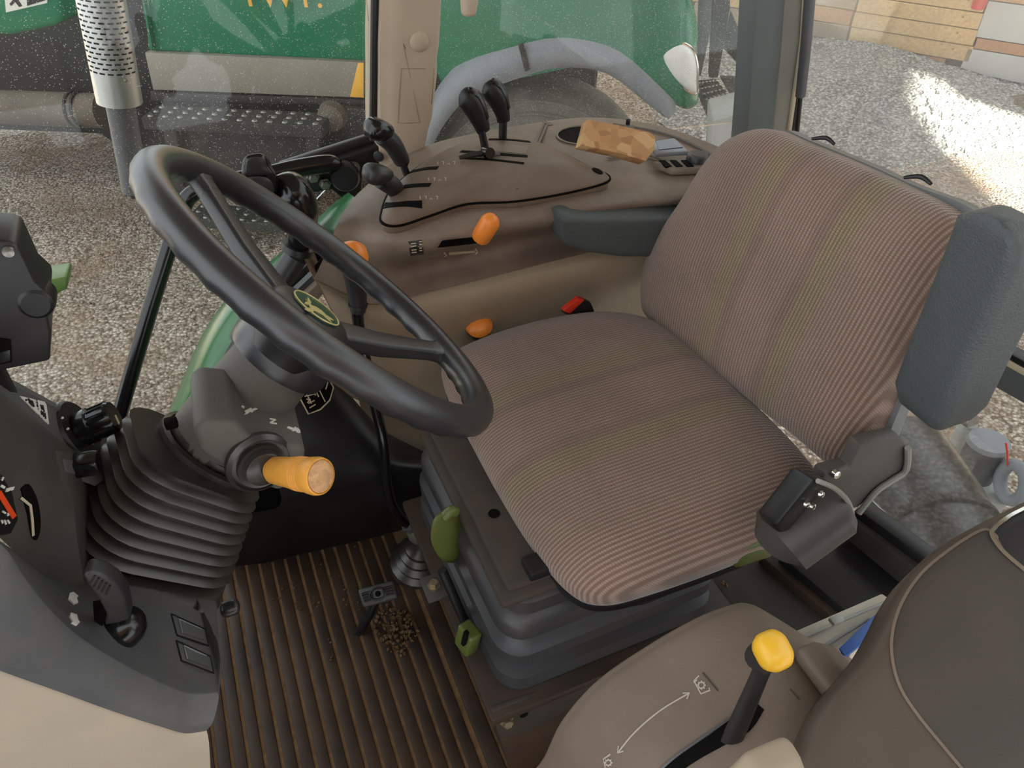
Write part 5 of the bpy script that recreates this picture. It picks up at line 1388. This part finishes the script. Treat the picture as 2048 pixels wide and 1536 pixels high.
ob('base_flange', prism([at(985, 1425, y=0.435), at(1292, 1305, y=0.435), at(1298, 1330, y=0.435), at(1060, 1462, y=0.435), at(1000, 1478, y=0.435)], (0, 0.008, 0)), 'susptop', se, bevel=0.002)
q = at(868, 1172, z=0.25)
tabv = ob('mount_tab', box(q + Vector((0.004, 0, -0.004)), (0.04, 0.045, 0.006)), 'bracket', se, bevel=0.002)
ob('mount_bolt', lathe([(0.0, 0.010), (0.0065, 0.010), (0.0075, 0.007), (0.0075, 0.002), (0.010, 0.002), (0.010, -0.003)], q, (0, 0, 1), 6), 'bolt', tabv)
q = at(1012, 1440, y=0.433)
ob('mount_bolt', lathe([(0.0, 0.010), (0.0065, 0.010), (0.0075, 0.007), (0.0075, 0.002), (0.010, 0.002), (0.010, -0.003)], q, (0, -1, 0.3), 6), 'bolt', se)
ob('plate_hole', lathe([(0, 0.0012), (0.005, 0.001), (0.006, 0)], at(1048, 1430, y=0.4345), (0, -1, 0), 14), 'void', se)
# olive levers of the seat
ob('height_handle', pillow([at(866, 1045, y=0.62), at(876, 1030, y=0.62), at(900, 1032, y=0.62), at(914, 1060, y=0.62), at(912, 1118, y=0.62), at(898, 1124, y=0.62), at(880, 1112, y=0.62), at(864, 1078, y=0.62)], Vector((-0.75, -0.6, 0.25)), 0.010, 3, 2, drop=0.022, n=4), 'olive', se, label='olive turn handle at the front of the base')
ob('handle_ridge', tube(ats([(890, 1034, ), (902, 1022), (912, 1024)], y=0.62), [0.008, 0.008, 0.007], 12, 3), 'olive', se)
ob('slide_bar', tube([at(908, 915, y=0.83), at(896, 960, y=0.83), at(884, 1000, y=0.83)], 0.008, 10), 'pipe', se)
ob('slide_grip', tube([at(876, 914, y=0.83), at(890, 907, y=0.83), at(914, 896, y=0.83), at(945, 880, y=0.84)], [0.007, 0.011, 0.0125, 0.0125], 14, 4), 'olive', se, label='olive slide handle under the front edge')
ob('weight_rod', tube([at(884, 1140, y=0.60), at(928, 1240, y=0.57)], 0.007, 10), 'black', se)
ob('weight_slider', box(at(936, 1276, y=0.53), (0.022, 0.03, 0.045), rotm(0.1, 0.15, 0.3)), 'olive', se, bevel=0.005, seg=3, label='small olive slider with dark slot')
ob('slider_slot', box(at(930, 1276, y=0.515), (0.006, 0.006, 0.03), rotm(0.1, 0.15, 0.3)), 'void', se, bevel=0.001)
ob('recline_paddle', pillow(ats([(1460, 1115), (1478, 1098), (1520, 1078), (1546, 1068), (1545, 1108), (1510, 1122), (1478, 1134), (1464, 1130)], y=0.41), Vector((-0.1, -0.8, 0.5)), 0.006, 3, 2, drop=0.014, n=4), 'olive', se, label='olive recline paddle under the near rear corner')
ob('side_rail', tube(ats([(1180, 1205), (1290, 1195), (1420, 1130), (1560, 1040)], y=0.44), 0.008, 8, 3), 'black', se)

# ------------------------------------------------------------------ left-hand (near) console and fender panel
pc_ = empty('pto_console', at(1350, 1400, y=0.25), 'taupe near-side console carrying the yellow-knobbed lever', 'console')
far = [(1010, 1600), (1085, 1536), (1130, 1450), (1200, 1370), (1300, 1300), (1400, 1243), (1470, 1216), (1505, 1213), (1545, 1232), (1640, 1290), (1700, 1316)]
yf = 0.33
P0 = [at(*p, y=yf) for p in far]
def shiftrow(dy, dz=0.0, dx=0.0): return [p + Vector((dx, dy, dz)) for p in P0]
rows = [shiftrow(0.012, -0.14), shiftrow(0.010, -0.02), P0, shiftrow(-0.02, 0.006), shiftrow(-0.07, 0.008), shiftrow(-0.13, 0.006), shiftrow(-0.20, 0.002), shiftrow(-0.26, -0.006)]
pt = ob('console_shell', grid(rows, 6, 5), 'pto', pc_, sharp=180, fixn=False)
skq = Skin(pt)
ob('lever_gate', skq.poly(crom_px([(1528, 1420), (1500, 1462), (1450, 1490), (1380, 1530), (1320, 1580), (1290, 1620), (1260, 1620), (1290, 1570), (1350, 1516), (1420, 1470), (1470, 1430), (1505, 1400)], 3), 0.0012), 'void', pt, smooth=False)
ob('gate_edge', skq.strip(crom_px([(1500, 1405), (1462, 1436), (1400, 1480), (1340, 1524), (1290, 1576)]), 0.002, 0.0022), 'pipe', pt)
ob('range_arrow', join(skq.strip(crom_px([(1237, 1505), (1270, 1465), (1320, 1422), (1378, 1387)]), 0.0013, 0.001), skq.strip([(1366, 1387), (1379, 1386), (1374, 1398)], 0.0013, 0.001), skq.strip([(1238, 1492), (1236, 1506), (1248, 1502)], 0.0013, 0.001)), 'print', pt, smooth=False)
def gear_icon(px, py, s):
    return [skq.strip(arc((px, py), 6 * s, 0, 360, 14), 0.0013, 0.001)] + [skq.strip([(px + 6 * s * math.cos(a), py + 6 * s * math.sin(a)), (px + 9 * s * math.cos(a), py + 9 * s * math.sin(a))], 0.0015, 0.001) for a in [i * math.pi / 4 for i in range(8)]]
ob('gear_symbol', join(*gear_icon(1403, 1371, 1.0), skq.strip([(1398, 1352), (1388, 1362), (1402, 1388), (1420, 1381), (1418, 1376)], 0.0014, 0.001), skq.strip([(1388, 1366), (1394, 1360)], 0.0014, 0.001)), 'print', pt, smooth=False)
ob('gear_symbol', join(*gear_icon(1218, 1525, 0.9), skq.strip([(1222, 1508), (1208, 1518), (1212, 1536)], 0.0014, 0.001)), 'print', pt, smooth=False)
ob('embossed_line', join(skq.strip([(1406, 1346), (1436, 1382)], 0.0012, 0.001), skq.strip([(1580, 1378), (1600, 1400)], 0.0012, 0.001)), 'fendinset', pt, smooth=False)
ob('rear_block', prism(ats([(1590, 1292), (1630, 1276), (1662, 1284), (1705, 1330), (1660, 1420), (1560, 1420)], y=0.26), (0, -0.08, 0)), 'pto', pc_, bevel=0.008, seg=3)
yl_ = empty('pto_lever', at(1480, 1460, y=0.24), 'flat black lever with a rounded bright yellow knob', 'lever')
La = skq.hit(1462, 1474)[0] - FWD * 0.004; Lb, Lc, Ld = La + (at(1530, 1326, y=0.225) - La) * 0.35, La + (at(1530, 1326, y=0.225) - La) * 0.8, at(1530, 1326, y=0.225)
ob('lever_blade', tube([La, Lb, Lc, Ld], [0.0125, 0.0115, 0.010, 0.010], 10, flat=0.45, up=(0.2, 1, 0.2)), 'black', yl_)
kn2 = at(1545, 1302, y=0.222); kd2 = Vector((0.15, -0.35, 0.92)).normalized()
ku, kv, kw = frame(kd2)
rings = []
for s, h in ((0.30, -0.015), (0.55, -0.0135), (0.86, -0.008), (1.0, -0.001), (0.98, 0.005), (0.82, 0.0095), (0.5, 0.012), (0.12, 0.013)):
    rings.append([kn2 + kd2 * h + (ku * a + kv * b) * s for a, b in rrect(0.033, 0.030, 0.012, 5)])
ob('lever_knob', loft(rings), 'yellow', yl_, sharp=180)
ob('knob_collar', tube([Ld, kn2 - kd2 * 0.016], [0.011, 0.015], 16), 'softblack', yl_)

fp = empty('fender_panel', at(1850, 1400, y=0.16), 'smooth brown fender panel with a dark inset, at the near right corner', 'panel')
fo_ = [(1570, 1660), (1570, 1580), (1590, 1500), (1630, 1420), (1676, 1362), (1722, 1310), (1756, 1252), (1782, 1200), (1818, 1148), (1872, 1098), (1950, 1052), (2048, 1004), (2250, 905), (2500, 1000), (2500, 1700), (2100, 1900), (1600, 1850)]
fpn = Vector((-0.25, -0.25, 0.93)).normalized(); fP = at(1800, 1300, y=0.20)
panel = ob('panel_skin', pillow([at(*p, pl=(fP, fpn)) for p in fo_], fpn, 0.020, 9, 1.5, drop=0.05, inset=0.99, n=5, rings=24), 'fendpanel', fp, sharp=180)
skf = Skin(panel)
gi = [(1925, 1540), (1880, 1486), (1836, 1432), (1800, 1376), (1784, 1318), (1786, 1262), (1806, 1204), (1842, 1150), (1892, 1106), (1958, 1064), (1985, 1066), (2010, 1100), (2060, 1150)]
ob('inset_panel', skf.poly(crom_px(gi, 3) + [(2110, 1200), (2110, 1600), (1960, 1600)], 0.0006, 1, 8), 'fendinset', panel, smooth=False)
ob('inset_groove', skf.strip(crom_px(gi, 4), 0.0026, 0.0016), 'pto', panel)
ob('recess', skf.poly(crom_px([(1985, 1062), (2020, 1036), (2060, 1018), (2140, 1010), (2140, 1180), (2060, 1146), (2010, 1104)], 3), 0.0018), 'softblack', panel, smooth=False)
ob('recess_rim', skf.strip(crom_px([(2048, 1142), (2006, 1106), (1984, 1076), (1988, 1060), (2020, 1036), (2060, 1016)], 4), 0.004, 0.003), 'chrome', panel)
ob('panel_base', prism(ats([(1410, 1640), (1446, 1540), (1486, 1500), (1535, 1478), (1572, 1464), (1586, 1500), (1586, 1640)], y=0.135), (0, -0.02, -0.004)), 'beige', fp, bevel=0.006, seg=3)

# white plastic case with blue strip wedged behind the near console
wc = empty('plastic_case', at(1690, 1250, y=0.34), 'pale clear plastic case with a blue strip, behind the near console', 'case')
q = [at(1588, 1262, y=0.40), at(1764, 1186, y=0.40), at(1790, 1204, y=0.375), at(1700, 1310, y=0.33), at(1640, 1330, y=0.345)]
cn = (q[1] - q[0]).cross(q[3] - q[0]).normalized()
if cn.z < 0: cn = -cn
csb = ob('case_base', prism(q, -cn * 0.03), 'case', wc, bevel=0.003)
ob('case_rib', tube([q[0].lerp(q[4], 0.25) + cn * 0.002, q[1].lerp(q[2], 0.8) + cn * 0.002], 0.003, 8), 'paleplast', wc)
ob('case_rib', tube([q[0].lerp(q[4], 0.7) + cn * 0.002, q[1].lerp(q[3], 0.45) + cn * 0.002], 0.003, 8), 'paleplast', wc)
ob('case_latch', box(at(1672, 1246, y=0.375) + cn * 0.006, (0.02, 0.012, 0.008)), 'paleplast', wc, bevel=0.002)
ob('blue_strip', prism([p + cn * 0.004 for p in ats([(1678, 1300), (1740, 1240), (1775, 1216), (1760, 1262), (1690, 1318)], pl=(q[3] + cn * 0.003, cn))], -cn * 0.004), 'blue', wc, bevel=0.001)

# ------------------------------------------------------------------ area behind the seat
ra = empty('rear_shelf', (0.8, 0.45, 0.0), 'dark stepped shelf between seat and rear window', 'shelf')
def zq(pts, z, th, name, m): return ob(name, prism(ats(pts, z=z), (0, 0, -th)), m, ra, bevel=0.004)
zq([(1400, 1180), (1500, 1105), (1560, 1120), (1700, 1230), (1600, 1300), (1480, 1260)], 0.0, 0.02, 'floor_strip', 'chassis2')
zq([(1520, 1110), (1562, 1092), (1700, 1196), (1690, 1240), (1660, 1230)], 0.02, 0.03, 'step_edge', 'floorbrown')
zq([(1560, 1110), (1690, 1020), (1840, 1140), (1760, 1260), (1690, 1220)], 0.04, 0.06, 'recess_floor', 'navy')
zq([(1690, 1030), (1722, 1012), (1870, 1125), (1850, 1160)], 0.10, 0.05, 'ledge', 'chassis2')
zq([(1712, 1016), (1740, 1000), (1890, 1110), (1868, 1130)], 0.12, 0.05, 'ledge_seal', 'black')
cld = empty('dirt_clod', at(1447, 1170, z=0.01), 'single clod of dry soil on the dark floor behind the seat', 'clod')
ob('clod_body', clods([at(1447, 1170, z=0.01)], 5, 0.005, 0.008, 11, 0.004, 0.012), 'grain', cld)
cbl = empty('floor_cable', at(1420, 1250, z=0.02), 'thin black cable running back from the seat base', 'cable')
ob('cable', tube([at(1385, 1215, z=0.06), at(1400, 1228, z=0.03), at(1418, 1250, z=0.012), at(1432, 1270, z=0.01)], 0.004, 8, 4), 'black', cbl)

# hitch gear seen through the rear pane
hg = empty('rear_drum', at(1800, 1000, x=1.35), 'dark rounded drum of the rear hitch behind the seat bracket', 'drum')
d0, d1 = at(1930, 1180, x=1.32), at(1790, 900, x=1.55)
ob('drum_body', tube([d0, d0.lerp(d1, .03), d0.lerp(d1, 0.5), d0.lerp(d1, .97), d1], [0.09, 0.13, 0.14, 0.13, 0.1], 30), 'drum', hg)
ob('drum_band', tube([d0.lerp(d1, .3), d0.lerp(d1, .34)], 0.143, 30), 'chassis', hg)
vp = empty('upright_cylinder', at(1940, 940, x=1.95), 'pale grey capped cylinder standing outside the rear pane', 'cylinder')
c0, c1 = at(1880, 1080, x=1.95), at(1978, 884, x=1.95)
ob('cylinder_body', tube([c0, c1], 0.056, 24), 'pipe', vp)
ob('cylinder_cap', tube([c1 - (c1 - c0) * 0.02, c1 + (c1 - c0) * 0.015], [0.060, 0.057], 24), 'fender', vp)
sp3 = empty('top_link', at(1900, 900, x=2.05), 'slim pale link arm left of the grey cylinder', 'link')
ob('link_arm', tube([at(1850, 1010, x=2.05), at(1938, 846, x=2.05)], 0.027, 14), 'paleplast', sp3)
ob('link_end', lathe([(0.012, -0.012), (0.026, -0.012), (0.026, 0.012), (0.012, 0.012)], at(1940, 842, x=2.05), (0, -1, 0.3), 20), 'steel', sp3)
rg = empty('ring_coupling', at(2030, 960, x=1.95), 'pale ring coupling at the right edge outside the rear pane', 'coupling')
ob('coupling_ring', tube([at(2026 + 26 * math.cos(t), 965 + 36 * math.sin(t), x=1.95) for t in [i * math.pi / 10 for i in range(20)]], 0.019, 12, closed=True), 'fender', rg)
ob('coupling_stub', tube([at(1990, 985, x=1.95), at(1945, 1040, x=1.95)], 0.045, 18), 'paleplast', rg)
rt_ = empty('red_tag', at(2012, 910, x=1.93), 'thin red strap hanging beside the grey cylinder', 'strap')
ob('strap', tube([at(2012, 886, x=1.93), at(2015, 910, x=1.93), at(2014, 932, x=1.93)], [0.003, 0.003, 0.002], 8, 3), 'red', rt_)
